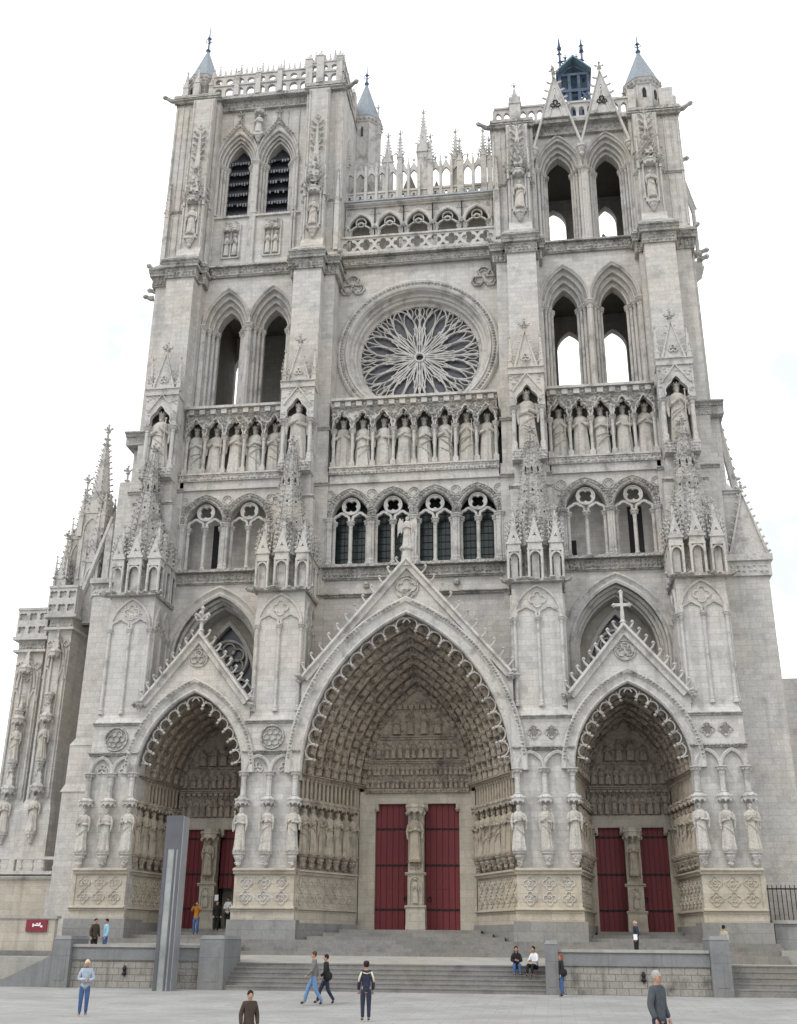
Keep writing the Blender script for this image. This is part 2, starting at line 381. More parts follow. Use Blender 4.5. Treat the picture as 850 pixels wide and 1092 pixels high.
def portal(name, xc, w, zs, za, wb, zab, NO, zdoor, dxs, ns, gz, gfoot, reg, side):
    root_mb = MB(); A = arch(xc, w, zs, za, 16)
    # gable front wall
    outer = [(xc - w - .2, zs - .3), (xc - w - .2, gfoot), (xc, gz), (xc + w + .2, gfoot), (xc + w + .2, zs - .3)] + [(xc + w, zs - .3)] + A[::-1] + [(xc - w, zs - .3)]
    root_mb.plate(outer, [], -4.75, -4.25)
    P = PT(root_mb, name, 'wall')
    # arch moulding and leafy hood
    bw = .62 if side else .78
    mb = MB()
    mb.sweep(A, [(.0, -4.4), (0, -4.9), (.07, -4.99), (.16, -4.93), (bw * .62, -4.95), (bw * .74, -5.06), (bw * .96, -5.1), (bw * 1.06, -5.0), (bw * 1.06, -4.7)])
    PT(mb, 'arch_moulding', 'carve', P)
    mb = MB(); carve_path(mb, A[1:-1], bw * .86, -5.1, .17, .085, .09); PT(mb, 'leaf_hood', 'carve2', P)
    # gable rakes with hook crockets
    mb = MB()
    L = [(xc - w - .12, gfoot - .1), (xc, gz), (xc + w + .12, gfoot - .1)]
    mb.sweep(L, [(-.34, -4.75), (-.3, -4.92), (-.1, -4.9), (-.02, -5.08), (.1, -5.06), (.12, -4.2), (-.1, -4.2)])
    PT(mb, 'gable_coping', 'carve', P)
    mb = MB(); n = 12 if not side else 9
    for sg in (-1, 1):
        a = Vector((xc + sg * (w + .1), gfoot)); b = Vector((xc, gz)); d = (b - a).normalized(); nr = (-d.y, d.x) if sg < 0 else (d.y, -d.x)
        if nr[1] < 0: nr = (-nr[0], -nr[1])
        for i in range(n):
            p = a + (b - a) * ((i + .45) / n)
            hook(mb, (p.x + nr[0] * .1, p.y + nr[1] * .1), (d.x, d.y), nr, .5 if not side else .46, -4.72, .055 if not side else .06)
    PT(mb, 'crocket', 'carve', P)
    mb = MB()
    if side:
        zt = gz; mb.lathe(xc, -4.7, [(.16, zt - .25), (.13, zt + .15), (.2, zt + .2), (.1, zt + .3), (.1, zt + .8)], 8)
        if side < 0:
            finial(mb, xc, -4.7, zt + .3, 1.05)
            for s_ in (-1, 1): mb.tube([(xc, -4.7, zt + .75), (xc + s_ * .25, -4.75, zt + .8), (xc + s_ * .33, -4.75, zt + .98)], .07, 5)
        else:
            mb.box(xc - .07, xc + .07, -4.8, -4.62, zt + .5, zt + 1.75); mb.box(xc - .38, xc + .38, -4.79, -4.63, zt + 1.02, zt + 1.17)
            for p_ in ((-.38, 1.09), (.38, 1.09), (0, 1.78)): mb.octa((xc + p_[0], -4.71, zt + p_[1]), .14)
        PT(mb, 'gable_cross' if side > 0 else 'gable_finial', 'carve', P)
    else:
        mb.lathe(xc, -4.7, [(.34, gz - .35), (.26, gz + .5), (.38, gz + .6), (.38, gz + .72), (.26, gz + .78)], 8)
        PT(mb, 'gable_pedestal', 'carve', P)
    # carved medallion in gable
    mb = MB(); zr = gz - (1.25 if side else 1.5); rr = .5 if side else .62
    ring(mb, xc, zr, rr, -4.75, .05, .08); relief_foil(mb, xc, zr, rr * .8, -4.75, 3 if side else 4)
    for i in range(8): mb.octa((xc + rnd(-.3, .3), -4.76, zr + rnd(-.3, .3)), .1)
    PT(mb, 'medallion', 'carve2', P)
    # head stops at gable feet
    mb = MB()
    for sg in (-1, 1):
        for i in range(8): mb.octa((xc + sg * (w + .25) + rnd(-.16, .16), -4.95 + rnd(-.1, .1), gfoot - .15 + rnd(-.2, .2)), rnd(.12, .22))
    PT(mb, 'foliage_stop', 'carve2', P)
    # cusped fringe
    mb = MB(); cp = .72 if not side else .58; B = arch(xc, w, zs, za, 60, -.02)
    for half in (B[:61], B[60:][::-1]):
        ds = [0]
        for a, b in zip(half[:-1], half[1:]): ds.append(ds[-1] + hypot(b[0] - a[0], b[1] - a[1]))
        tot = ds[-1]; nc = int(tot / cp); st = tot / nc
        def at(s_):
            for i in range(60):
                if ds[i + 1] >= s_: break
            t = (s_ - ds[i]) / (ds[i + 1] - ds[i] + 1e-9)
            a, b = half[i], half[i + 1]; l = hypot(b[0] - a[0], b[1] - a[1]); tx, tz = (b[0] - a[0]) / l, (b[1] - a[1]) / l
            inn = (tz, -tx)
            if inn[0] * (xc - a[0]) < 0: inn = (-tz, tx)
            return (a[0] + (b[0] - a[0]) * t, a[1] + (b[1] - a[1]) * t), (tx, tz), inn
        for c in range(1, nc):
            p, t, i_ = at((c + .5) * st if c + .5 < nc else tot - .01); r = st * .5
            pts = []
            for q in range(9):
                a = pi * (q / 8) * 1.08 - pi * .04
                pts.append((p[0] + i_[0] * (.40 - r * sin(a)) * 1. + t[0] * (-r * cos(a)), -4.62, p[1] + i_[1] * (.40 - r * sin(a)) + t[1] * (-r * cos(a))))
            mb.tube(pts, .046 if not side else .042, 5)
            for e in (pts[0],):
                mb.octa((e[0] - t[0] * .03 + i_[0] * .1, -4.62, e[2] - t[1] * .03 + i_[1] * .1), .095)
                mb.tube([(e[0] - t[0] * .03, -4.62, e[2] - t[1] * .03), (e[0] - t[0] * .03 - i_[0] * .36, -4.62, e[2] - t[1] * .03 - i_[1] * .36)], .035, 4)
    PT(mb, 'cusped_fringe', 'carve', P)
    # archivolts
    K = 12
    def path(t):
        wk = w + .05 + (wb - w - .05) * t; zk = za + .05 + (zab - za - .05) * t; y = -4.25 + 4.35 * t
        return [(x, y, z) for x, z in arch(xc, wk, zs, zk, K)]
    for k in range(NO):
        t0, t1 = k / NO, (k + 1) / NO
        p0, p1 = path(t0), path(t1); mb = MB()
        pm = [tuple((Vector(a) * .35 + Vector(b) * .65)[i] + (0, -.0, 0)[i] for i in range(3)) for a, b in zip(p0, p1)]
        pm = []
        for a, b in zip(p0, p1):
            # square-ish hollow: back first, then in
            pm.append((a[0] + (b[0] - a[0]) * .25, a[1] + (b[1] - a[1]) * .75, a[2] + (b[2] - a[2]) * .25))
        mb.loft([p0, pm, p1], closed=False)
        mb.tube(p1, .11, 6); 
        off = [tuple(Vector(a) * .8 + Vector(b) * .2) for a, b in zip(p1, pm)]
        mb.tube(off, .04, 4)
        # figures under little canopies
        nf = max(5, int(round((10.6 if not side else 5.6) * (1 - .28 * t1) / (1.0 if not side else .8))))
        fh = .72 if not side else .56
        for half in (0, 1):
            hp = (pm[:K + 1] if half == 0 else pm[K:][::-1]); hq = (p1[:K + 1] if half == 0 else p1[K:][::-1])
            for f in range(nf):
                u = (f + .12) / nf * K; i = int(u); fr = u - i; j = min(K, i + 1)
                a = Vector(hp[i]).lerp(Vector(hp[j]), fr); up = (Vector(hp[j]) - Vector(hp[i])).normalized()
                q = Vector(hq[i]).lerp(Vector(hq[j]), fr)
                ctr = Vector((xc, a.y, zs + .5)); face = (ctr - a); face -= up * face.dot(up); face = face.normalized() * .75 + Vector((0, -1, 0)) * .75; face.normalize()
                yx = -face; zx = up; xx = yx.cross(zx).normalized(); yx = zx.cross(xx)
                pos = a * .55 + q * .45
                mb.M = Matrix(((xx.x, yx.x, zx.x, pos.x), (xx.y, yx.y, zx.y, pos.y), (xx.z, yx.z, zx.z, pos.z), (0, 0, 0, 1)))
                figure(mb, rnd(-.03, .03), -.1, 0, fh * rnd(.9, 1.05), fh * rnd(.36, .48), 6)
                for q_ in range(3): mb.octa((rnd(-.2, .2) * fh, -.12 + rnd(-.08, .05), fh * (1.16 + rnd(0, .18))), fh * rnd(.1, .17), 1, 1.2, .9)
                mb.octa((0, -.1, -.04), fh * .24, 1.1, 1, .4)
                for q_ in (-1, 1): mb.octa((q_ * fh * .34, -.04, fh * rnd(.3, .85)), fh * rnd(.08, .14))
                mb.M = None
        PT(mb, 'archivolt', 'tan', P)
    # back wall with the door openings, tympanum above
    zt = zdoor + (.62 if not side else .6)
    mb = MB(); holes = [rect(xc + a, xc + b, 1.2, zdoor) for a, b in dxs]
    lo = [(xc - wb - .3, 1.0)]
    for a, b in dxs:
        lo += [(xc + a, 1.0), (xc + a, zdoor), (xc + b, zdoor), (xc + b, 1.0)]
    lo += [(xc + wb + .3, 1.0), (xc + wb + .3, zt), (xc - wb - .3, zt)]
    mb.plate(lo, [], .1, .75)
    for a, b in dxs:   # corner brackets
        for e, sg in ((a, 1), (b, -1)):
            mb.box(xc + e, xc + e + sg * .16, .05, .4, zdoor - .38, zdoor - .002); mb.octa((xc + e + sg * .08, .02, zdoor - .3), .13)
    PT(mb, 'door_surround', 'cream', P)
    mb = MB(); T = arch(xc, wb + .12, max(zs, zt + .1), zab + .1, 12)
    mb.plate([(xc - wb - .12, zt)] + T + [(xc + wb + .12, zt)], [], .14, .7)
    inn = lambda z: wb if z <= zs else max(.1, next((xc - x for x, zz in T if zz >= z), .1) - .1)
    ys = .12
    for (z0, z1, kind) in reg:
        hw = inn(z0 + (z1 - z0) * .75)
        if kind == 'leaf':
            mb.box(xc - inn(z0), xc + inn(z0), -.08, .2, z0, z1); carve(mb, xc - hw, xc + hw, z0, z1, -.09, .14, .07, .07)
        elif kind == 'ledge':
            moulding(mb, xc - inn(z1), xc + inn(z1), z0, .13, z1 - z0, .2)
        elif kind == 'canopy':
            nn = max(5, int(hw * 2 / .3))
            for i in range(nn):
                x = xc - hw + (i + .5) * 2 * hw / nn; mb.octa((x, ys - .05, z0 + .05), .13, 1, 1, 1.3); mb.box(x - .11, x + .11, -.1, .16, z0 + .08, z1)
        else:
            sp = {'big': .58, 'row': .36, 'small': .25}[kind]; nn = max(3, int(hw * 2 / sp)); h = z1 - z0
            for i in range(nn):
                x = xc - hw + (i + .5) * 2 * hw / nn; hh = h * (1 - .35 * abs(x - xc) / hw if kind == 'big' else rnd(.82, .97))
                if kind == 'big' and abs(x - xc) < sp * .5: hh = h
                figure(mb, x + rnd(-.04, .04), ys - .12, z0 + .02, hh, sp * (.72 if kind == 'big' else .78) * rnd(.85, 1.1), 8)
                for q_ in range(3): mb.octa((x + rnd(-.5, .5) * sp, ys - .03, z0 + rnd(.1, .95) * h), sp * rnd(.12, .25), 1, .6, 1)
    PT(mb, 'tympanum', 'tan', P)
    # trumeau
    tx0, tx1 = xc + dxs[0][1], xc + dxs[1][0]; tc = (tx0 + tx1) / 2; tw = (tx1 - tx0) / 2
    mb = MB(); s3 = zdoor - 2.25
    mb.box(tc - tw * 1.25, tc + tw * 1.25, -.62, .3, 1.9, 2.25 + s3 * .04)
    mb.box(tc - tw, tc + tw, -.42, .8, 2.2, zdoor + .01)
    zz = 2.25 + s3 * .165; mb.box(tc - tw * 1.22, tc + tw * 1.22, -.6, .25, 2.25, zz); moulding(mb, tc - tw * 1.35, tc + tw * 1.35, zz, -.55, .15, .14)
    z2 = 2.25 + s3 * .42; mb.box(tc - tw * 1.02, tc + tw * 1.02, -.52, .25, zz, z2); moulding(mb, tc - tw * 1.35, tc + tw * 1.35, z2, -.45, .16, .2)
    z3 = 2.25 + s3 * .53; mb.box(tc - tw * .95, tc + tw * .95, -.52, .25, z2 + .1, z3)
    carve(mb, tc - tw * .85, tc + tw * .85, z2 + .25, z3 - .05, -.53, .14, .07, .06)
    figure(mb, tc, -.56, zz + .25, z2 - zz - .35, tw * .8, 8)
    mb.sweep(arch(tc, tw * .7, z2 - .4, z2 - .08, 4, z0=zz + .2), [(0, -.5), (0, -.6), (.06, -.6), (.06, -.5)])
    canopy(mb, tc, -.62, zdoor - .55, tw * 1.15, .5)
    PT(mb, 'trumeau', 'cream', P)
    STAT.append((tc, -.72, z3, zdoor - .5 - z3, 0, 'tan', 'stone figure on the pillar dividing the red doors of the %s portal' % name.split('|')[0], None))
    # jambs
    for sg in (-1, 1):
        Aa = Vector((xc + sg * (w + .28), -4.5)); Bb = Vector((xc + sg * (wb + .34), .1)); o0, o1 = (Aa, Bb) if sg < 0 else (Bb, Aa)
        d = o1 - o0; Lg = d.length; th = atan2(d.y, d.x)
        mat = Matrix.Translation((o0.x, o0.y, 0)) @ Matrix.Rotation(th, 4, 'Z')
        mb = MB(); mb.M = mat
        mb.box(0, Lg, 0, .8, 1.2, zs)
        e0, e1 = (.0, Lg - .55) if sg < 0 else (.55, Lg)
        if side: e0, e1 = (0, Lg - .12) if sg < 0 else (.12, Lg)
        mb.box(e0 - (.3 if sg < 0 else 0), e1 + (.3 if sg > 0 else 0), -.30, .05, 1.2, 3.0); mb.box(e0 - (.25 if sg < 0 else 0), e1 + (.25 if sg > 0 else 0), -.2, .05, 3.0, 4.68)
        moulding(mb, e0, e1, 2.98, -.22, .22, .22); moulding(mb, e0, e1, 4.66, -.2, .28, .25)
        quat_panel(mb, e0 + .05, e1 - .05, 3.25, 4.6, -.2, max(3, int((e1 - e0) / .62)), 2)
        jo = PT(mb, 'jamb', 'cream', P)
        mb = MB(); mb.M = mat
        mb.box(e0 - (.1 if sg > 0 else .42), e1 + (.1 if sg < 0 else .42), -.42, -.0, 1.2, 2.5); PT(mb, 'base_course', 'base', P)
        mb = MB(); mb.M = mat
        moulding(mb, 0, Lg, zs - .12, -.2, .2, .22); mb.box(0, Lg, -.25, 0, zs - .1, zs + .05); jc = []
        for i in range(ns * 2 + 1):
            x = e0 + (i + .0) * (e1 - e0) / (ns * 2) if True else 0
            jc.append((mat, x, -.12, 8.05, zs - .1, .075, 6, .3, .14))
            if i % 2 == 0: mb.tube([(x, -.03, 4.95), (x, -.03, 8.05)], .05, 5)
        for i in range(ns):
            x = e0 + (i + .5) * (e1 - e0) / ns
            q_ = MB(); q_.M = mat; canopy(q_, x, -.28, 7.85, .33, .36); PT(q_, 'canopy', 'tan', P); q_ = MB(); q_.M = mat; corbel(q_, x, -.28, 4.96, .28, .7); PT(q_, 'corbel', 'tan', P)
            q = mat @ Vector((x, -.3, 0))
            k = (i + 1) if sg > 0 else (ns - i)
            rot = th
            STAT.append((q.x, q.y, 5.66, 2.22, rot, 'tan', '%s robed stone figure out from the doors on the %s jamb of the %s portal' % (ORD[k - 1], 'left' if sg < 0 else 'right', name.split('|')[0]), 'carved figures on the portal jambs'))
        PT(mb, 'jamb_string_course', 'tan', P); COLS(P, jc, 'tanstat')
    return P

NMS = {}
def do_portals():
    regc = [(9.0, 9.2, 'leaf'), (9.22, 9.85, 'small'), (9.9, 10.5, 'small'), (10.55, 10.75, 'ledge'), (10.78, 11.75, 'row'), (11.8, 12.05, 'ledge'), (12.05, 13.5, 'big'), (13.35, 13.65, 'canopy')]
    Pc = portal('central', 0, 5.15, 9.35, 17.35, 2.75, 14.6, 8, 8.46, [(-2.2, -.40), (.40, 2.2)], 7, 20.3, 14.25, regc, 0)
    regs = [(7.82, 8.95, 'row'), (8.85, 9.05, 'canopy'), (9.1, 9.3, 'ledge'), (9.32, 10.3, 'row'), (10.35, 10.5, 'ledge'), (10.5, 11.7, 'big')]
    Pl = portal('left', -10.9, 2.72, 9.4, 13.5, 1.98, 12.5, 6, 7.2, [(-1.8, -.38), (.38, 1.8)], 6, 16.6, 13.1, regs, -1)
    Pr = portal('right', 10.9, 2.72, 9.4, 13.5, 1.98, 12.5, 6, 7.2, [(-1.8, -.38), (.38, 1.8)], 6, 16.4, 13.1, regs, 1)
    for o in (Pc, Pl, Pr): o.name = 'portal'; o.data.name = 'portal'
    # doors
    def door(P, x0, x1, z1, hz, cut=None, zb=2.2):
        mb = MB(); n = 6; dx = (x1 - x0) / n
        for i in range(n):
            mb.box(x0 + i * dx + .022, x0 + (i + 1) * dx - .022, .38 + .008 * (i % 2), .5, cut or zb, z1)
        mb.box(x0, x1, .44, .55, cut or zb, z1)
        d = PT(mb, 'door', 'door', P)
        mb = MB()
        for h in hz:
            if cut is None or h > cut: mb.box(x0 + .05, x1 - .05, .35, .41, h, h + .09)
        for h in hz:
            if cut is None or h > cut: [mb.octa((x0 + .15 + q_ * .3, .35, h + .045), .04) for q_ in range(int((x1 - x0) / .3))]
        PT(mb, 'strap_hinge', 'iron', d) if False else mb.build('strap_hinge', 'iron', P)
        return d
    hz = (3.2, 5.35, 7.15)
    door(Pc, -2.25, -.35, 8.6, hz); door(Pc, .35, 2.25, 8.6, hz)
    for x_ in (-.62, .62, -11.45, 11.45):
        q_ = MB(); ring(q_, x_, 3.75, .09, .36, .02, .05, 10); q_.octa((x_, .35, 3.86), .04); q_.build('door_handle', 'iron', Pc if abs(x_) < 1 else Pl if x_ < 0 else Pr)
    mb = MB(); mb.box(-1.7, -.5, .36, .42, 4.25, 4.33); mb.box(.5, 1.55, .36, .42, 4.25, 4.33); mb.build('door_bar', 'door', Pc)
    hs = (3.2, 4.9, 6.7)
    for P, xc in ((Pl, -10.9), (Pr, 10.9)):
        door(P, xc - 1.85, xc - .33, 7.3, hs)
        door(P, xc + .33, xc + 1.85, 7.3, hs, cut=4.25 if xc < 0 else None)
        mb = MB(); mb.box(xc - 1.5, xc - .6, .36, .42, 4.25, 4.33); 
        if xc > 0: mb.box(xc + .45, xc + 1.3, .36, .42, 4.25, 4.33)
        mb.build('door_bar', 'door', P)
    # dark vestibule behind the open leaf
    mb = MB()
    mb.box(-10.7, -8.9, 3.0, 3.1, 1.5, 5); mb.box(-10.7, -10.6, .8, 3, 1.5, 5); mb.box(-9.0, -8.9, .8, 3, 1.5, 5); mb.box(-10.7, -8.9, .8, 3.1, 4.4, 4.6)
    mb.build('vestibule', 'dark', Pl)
    mb = MB(); mb.box(-10.46, -10.26, -.46, -.44, 3.6, 3.9); mb.build('paper_notice', 'white', Pl)
    STAT.append((0, -4.7, 21.05, 1.75, 0, 'angel', 'small stone figure with wings standing on the tip of the central gable', None))
do_portals()

# ---------------------------------------------------------------- piers and buttresses
def side_panel(mb, sg, xf, y0, y1, z0, zs, za):
    """blind arch on the side face at x=xf facing sg direction"""
    old = mb.M
    mb.M = Matrix.Translation((xf, 0, 0)) @ Matrix.Rotation(sg * pi / 2, 4, 'Z')
    a, b = (y0, y1) if sg > 0 else (-y1, -y0)
    xm = (a + b) / 2; w = (b - a) / 2
    for x in (a, b): column(mb, x, -.02, z0, zs, .08, 6)
    mb.sweep(arch(xm, w, zs, za, 6), [(-.06, .03), (-.04, -.1), (.04, -.1), (.06, .03)])
    relief_foil(mb, xm, zs + .35, w * .45, 0)
    mb.M = old
PIERS = [(-1, 5.3, 8.12), (1, 5.3, 8.12), (-1, 13.6, 16.15), (1, 13.6, 16.15)]
for s, a, b in PIERS:
    inner = a < 10; xa, xb = sorted((s * a, s * b)); xc = (xa + xb) / 2
    side = ('left' if s < 0 else 'right'); where = ('inner ' if inner else 'outer ') + side
    mb = MB()
    mb.box(xa, xb, -4.8, -1.5, 1.2, 12.0)
    pl = MB(); pl.box(xa - .12, xb + .12, -5.02, -4.8, 1.2, 3.0); pl.box(xa - .05, xb + .05, -4.95, -4.8, 3.0, 4.68)
    if not inner: pl.box(*(sorted((s * 16.1, s * 16.3))), -5.0, -2.5, 1.2, 4.68)
    moulding(pl, xa - .12, xb + .12, 2.98, -4.95, .24, .24); moulding(pl, xa - .1, xb + .1, 4.66, -4.95, .3, .25)
    mb.frust(xa, xb, -4.8, -1.5, 12.0, xa + .12, xb - .12, -4.55, -1.5, 12.45)
    x0, x1 = xa + (.12 if inner else .05), xb - (.12 if inner else .05)
    mb.box(x0, x1, -4.55, -1.5, 12.45, 18.85)
    B = PT(mb, 'buttress', 'wall'); PT(pl, 'plinth', 'cream', B)
    mb = MB(); mb.box(xa - .25, xb + .25, -5.2, -1.5, 1.2, 2.62); PT(mb, 'base_course', 'base', B)
    mb = MB(); quat_panel(mb, xa + .1, xb - .1, 3.27, 4.6, -4.95, 3, 2)
    PT(mb, 'quatrefoil_relief', 'cream' if not inner else 'carve', B)
    # portal-level colonnettes, statues
    mb = MB(); cols = [xa + .12, xc, xb - .1]
    if not inner: cols = [xa + .14, xc + .02, xb - .14]
    for x in cols:
        COLS(B, [(None, x, -4.98, 8.2, 9.45, .13, 8, .36, .12)]); q_ = MB(); canopy(q_, x, -5.02, 7.88, .33, .34); PT(q_, 'canopy', 'carve', B); q_ = MB(); corbel(q_, x, -5.02, 4.98, .3, .72); PT(q_, 'corbel', 'carve', B)
    for c0, c1 in zip(cols[:-1], cols[1:]):
        w = (c1 - c0) / 2; mb.sweep(arch((c0 + c1) / 2, w, 9.45, 10.25, 6), [(-.1, -4.78), (-.08, -4.98), (.02, -5.02), (.08, -4.95), (.08, -4.78)])
        if s < 0: relief_foil(mb, (c0 + c1) / 2, 9.65, .26, -4.8, 3)
    PT(mb, 'blind_arch', 'carve', B)
    for i, x in enumerate(cols):
        pos = ['left', 'middle', 'right'][i]
        STAT.append((x, -5.08, 5.7, 2.14, 0, 'saint', '%s of three pale saints carved on the %s buttress at door height' % (pos, where), 'saints on the buttress fronts'))
    mb = MB(); moulding(mb, xa - .02, xb + .02, 11.86, -4.8, .18, .2); PT(mb, 'string_course', 'carve2', B)
    mb = MB(); moulding(mb, xa - .05, xb + .05, 10.32, -4.8, .22, .28); carve(mb, xa, xb, 10.3, 10.5, -5.0, .16, .07, .08)
    PT(mb, 'string_course', 'carve2', B); mb = MB()
    if s < 0:
        ring(mb, xc, 11.18, .58, -4.8, .06, .12); 
        for i in range(6): ring(mb, xc + .3 * cos(i * pi / 3), 11.18 + .3 * sin(i * pi / 3), .15, -4.8, .03, .08, 10)
        carve_path(mb, circle(xc, 11.18, .52, 24) , 0, -4.86, .14, .05, .05)
    else:
        for dx in (-.42, .42):
            relief_foil(mb, xc + dx, 11.2, .32, -4.8, 4, .04, .06)
    PT(mb, 'roundel' if s < 0 else 'quatrefoil_frame', 'carve2', B)
    if s > 0:
        mb = MB()
        for dx in (-.42, .42): mb.plate(foil(xc + dx, 11.2, .26, 4, pi / 4), [], -4.82, -4.79)
        PT(mb, 'quatrefoil_shade', 'inner', B)  # flat darker plates paint the shade of quatrefoil hollows
    # shaft tracery
    mb = MB(); w = (x1 - x0) / 2 - .12; fy = -4.55; rich = (s < 0 and not inner)
    COLS(B, [(None, x, fy - .06, 12.5, 17.05, .085, 8, .36) for x in (xc - w, xc, xc + w)])
    for dx in (-w / 2, w / 2):
        mb.sweep(tre_arch(xc + dx, w / 2 - .02, 17.05, 17.6, 17.0, 4)[1:-1], [(-.05, fy + .03), (-.05, fy - .1), (.05, fy - .12), (.06, fy + .03)])
    mb.sweep(arch(xc, w, 17.05, 18.72, 8), [(-.06, fy + .03), (-.05, fy - .11), (.05, fy - .13), (.07, fy + .03)])
    relief_foil(mb, xc, 17.98, .42, fy, 4, .05, .08)
    if rich:
        for i in range(28): mb.octa((xc + rnd(-.5, .5), fy, 17.5 + rnd(0, .75)), rnd(.08, .16), 1, .7, 1)
    isg = -s   # inner side face faces toward centre
    xin = x0 if s > 0 else x1
    for sg, xf in ((-1, x0), (1, x1)):
        side_panel(mb, sg, xf, -4.35, -3.4, 12.6, 17.05, 18.4); side_panel(mb, sg, xf, -3.3, -2.4, 12.6, 17.05, 18.4)
    PT(mb, 'blind_tracery', 'carve', B)
    # ledge and pinnacle cluster
    mb = MB()
    mb.box(x0 - .12, x1 + .12, -4.95, -1.6, 18.85, 19.0); 
    for i in range(16):
        t = rnd(0, 1); mb.octa((x0 - .12 + (x1 - x0 + .24) * t, -5.0, 18.98 + rnd(-.06, .06)), rnd(.07, .15), 1.3, 1, .8)
    for xx in (x0 - .15, x1 + .15):
        mb.tube([(xx, -4.6, 18.95), (xx + (xx - xc) * .18, -4.95, 18.9), (xx + (xx - xc) * .25, -5.15, 18.98)], [.13, .11, .07], 5)
        for y in (-4.2, -3.4, -2.6): mb.octa((xx, y, 18.95), .14)
    PT(mb, 'ledge', 'carve2', B)
    hw = (x1 - x0) / 2 - .2
    def aedicule(mb, x, y, w=.33, z=19.0, h=1.55):
        for dx in (-w, w):
            for dy in (-w, w): mb.tube([(x + dx, y + dy, z), (x + dx, y + dy, z + h)], .075, 5)
        mb.box(x - w * .55, x + w * .55, y - w * .35, y + w * .35, z, z + h)
        mb.box(x - w * 1.2, x + w * 1.2, y - w * 1.2, y + w * 1.2, z + h, z + h + .12)
        mb.box(x - w * 1.1, x + w * 1.1, y - w * 1.1, y + w * 1.1, z + h + .12, z + h + .42)
        mb.box(x - w * 1.3, x + w * 1.3, y - w * 1.3, y + w * 1.3, z + h + .42, z + h + .55)
        mb.sweep(arch(x, w * .9, z + h - .35, z + h - .02, 4), [(-.05, y - w * .9), (-.05, y - w * 1.1), (.05, y - w * 1.1), (.05, y - w * .9)])
        zb = z + h + .55
        for k_ in range(4):
            mb.M = Matrix.Translation((x, y, 0)) @ Matrix.Rotation(k_ * pi / 2, 4, 'Z')
            mb.plate([(-w * 1.05, zb), (w * 1.05, zb), (0, zb + w * 3.6)], [foil(0, zb + w * .85, w * .34, 3, pi / 2, 3)], -w * 1.25, -w * 1.05)
            for sg_ in (-1, 1):
                for j in range(4): crock(mb, (sg_ * w * 1.05 * (1 - (j + .3) / 4.4), -w * 1.2, zb + w * 3.6 * (j + .3) / 4.4), (sg_, -.4, .3), .17)
            finial(mb, 0, -w * 1.1, zb + w * 3.4, .34)
        mb.M = None
        spire(mb, x, y, zb, zb + 1.75, w * 1.25, 4, .2, .26, pi / 4, .4)
    for k, (dx, dy) in enumerate(((-hw, -4.4), (0, -4.55), (hw, -4.4), (-hw, -3.3), (hw, -3.3), (-hw, -2.4), (hw, -2.4))):
        mb = MB(); aedicule(mb, xc + dx, dy, .31 if dx else .34); PT(mb, 'pinnacle', 'carve', B)
    mb = MB()
    mb.lathe(xc, -3.72, [(.72, 18.98), (.72, 20.7), (.95, 20.9), (1.1, 21.1)], 8, rot=pi / 8)
    for i in range(8):
        a = 2 * pi * i / 8 + pi / 8
        mb.tube([(xc + .74 * cos(a), -3.72 + .74 * sin(a), 19.0), (xc + .74 * cos(a), -3.72 + .74 * sin(a), 20.8)], .07, 5)
    ztop = 27.7
    mb.lathe(xc, -3.72, [(1.16, 20.9), (.18, ztop)], 8, rot=pi / 8)
    for i in range(8):
        a = 2 * pi * i / 8 + pi / 8; mb.tube([(xc + 1.17 * cos(a), -3.72 + 1.17 * sin(a), 20.9), (xc + .19 * cos(a), -3.72 + .19 * sin(a), ztop)], .05, 4)
        for z_ in (21.8, 22.5, 23.2, 23.9, 24.6, 25.3, 26.0): r_ = 1.16 + (.18 - 1.16) * (z_ - 20.9) / (ztop - 20.9); relief_dot(mb, xc, -3.72, r_ * cos(pi / 8), 2 * pi * i / 8, z_)
    for i in range(8):
        a = 2 * pi * i / 8 + pi / 8
        for j in range(19):
            t = (j + .4) / 20; r = 1.16 + (.18 - 1.16) * t
            crock(mb, (xc + r * cos(a), -3.72 + r * sin(a), 20.9 + (ztop - 20.9) * t), (cos(a), sin(a), 0), .17)
    finial(mb, xc, -3.72, ztop - .1, .75)
    Sp = PT(mb, 'spire', 'carve2', B)
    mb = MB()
    for i in range(8):     # dark plates on the spire faces paint the shade of its openwork slots
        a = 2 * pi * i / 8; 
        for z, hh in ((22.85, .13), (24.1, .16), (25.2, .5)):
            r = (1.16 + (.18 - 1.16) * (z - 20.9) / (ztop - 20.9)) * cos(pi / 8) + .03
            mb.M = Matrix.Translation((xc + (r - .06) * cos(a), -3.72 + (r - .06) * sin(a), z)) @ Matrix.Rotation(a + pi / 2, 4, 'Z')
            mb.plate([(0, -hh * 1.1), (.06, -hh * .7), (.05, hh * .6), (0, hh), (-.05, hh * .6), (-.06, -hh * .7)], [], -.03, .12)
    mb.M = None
    PT(mb, 'spire_slot_shade', 'dark', B)

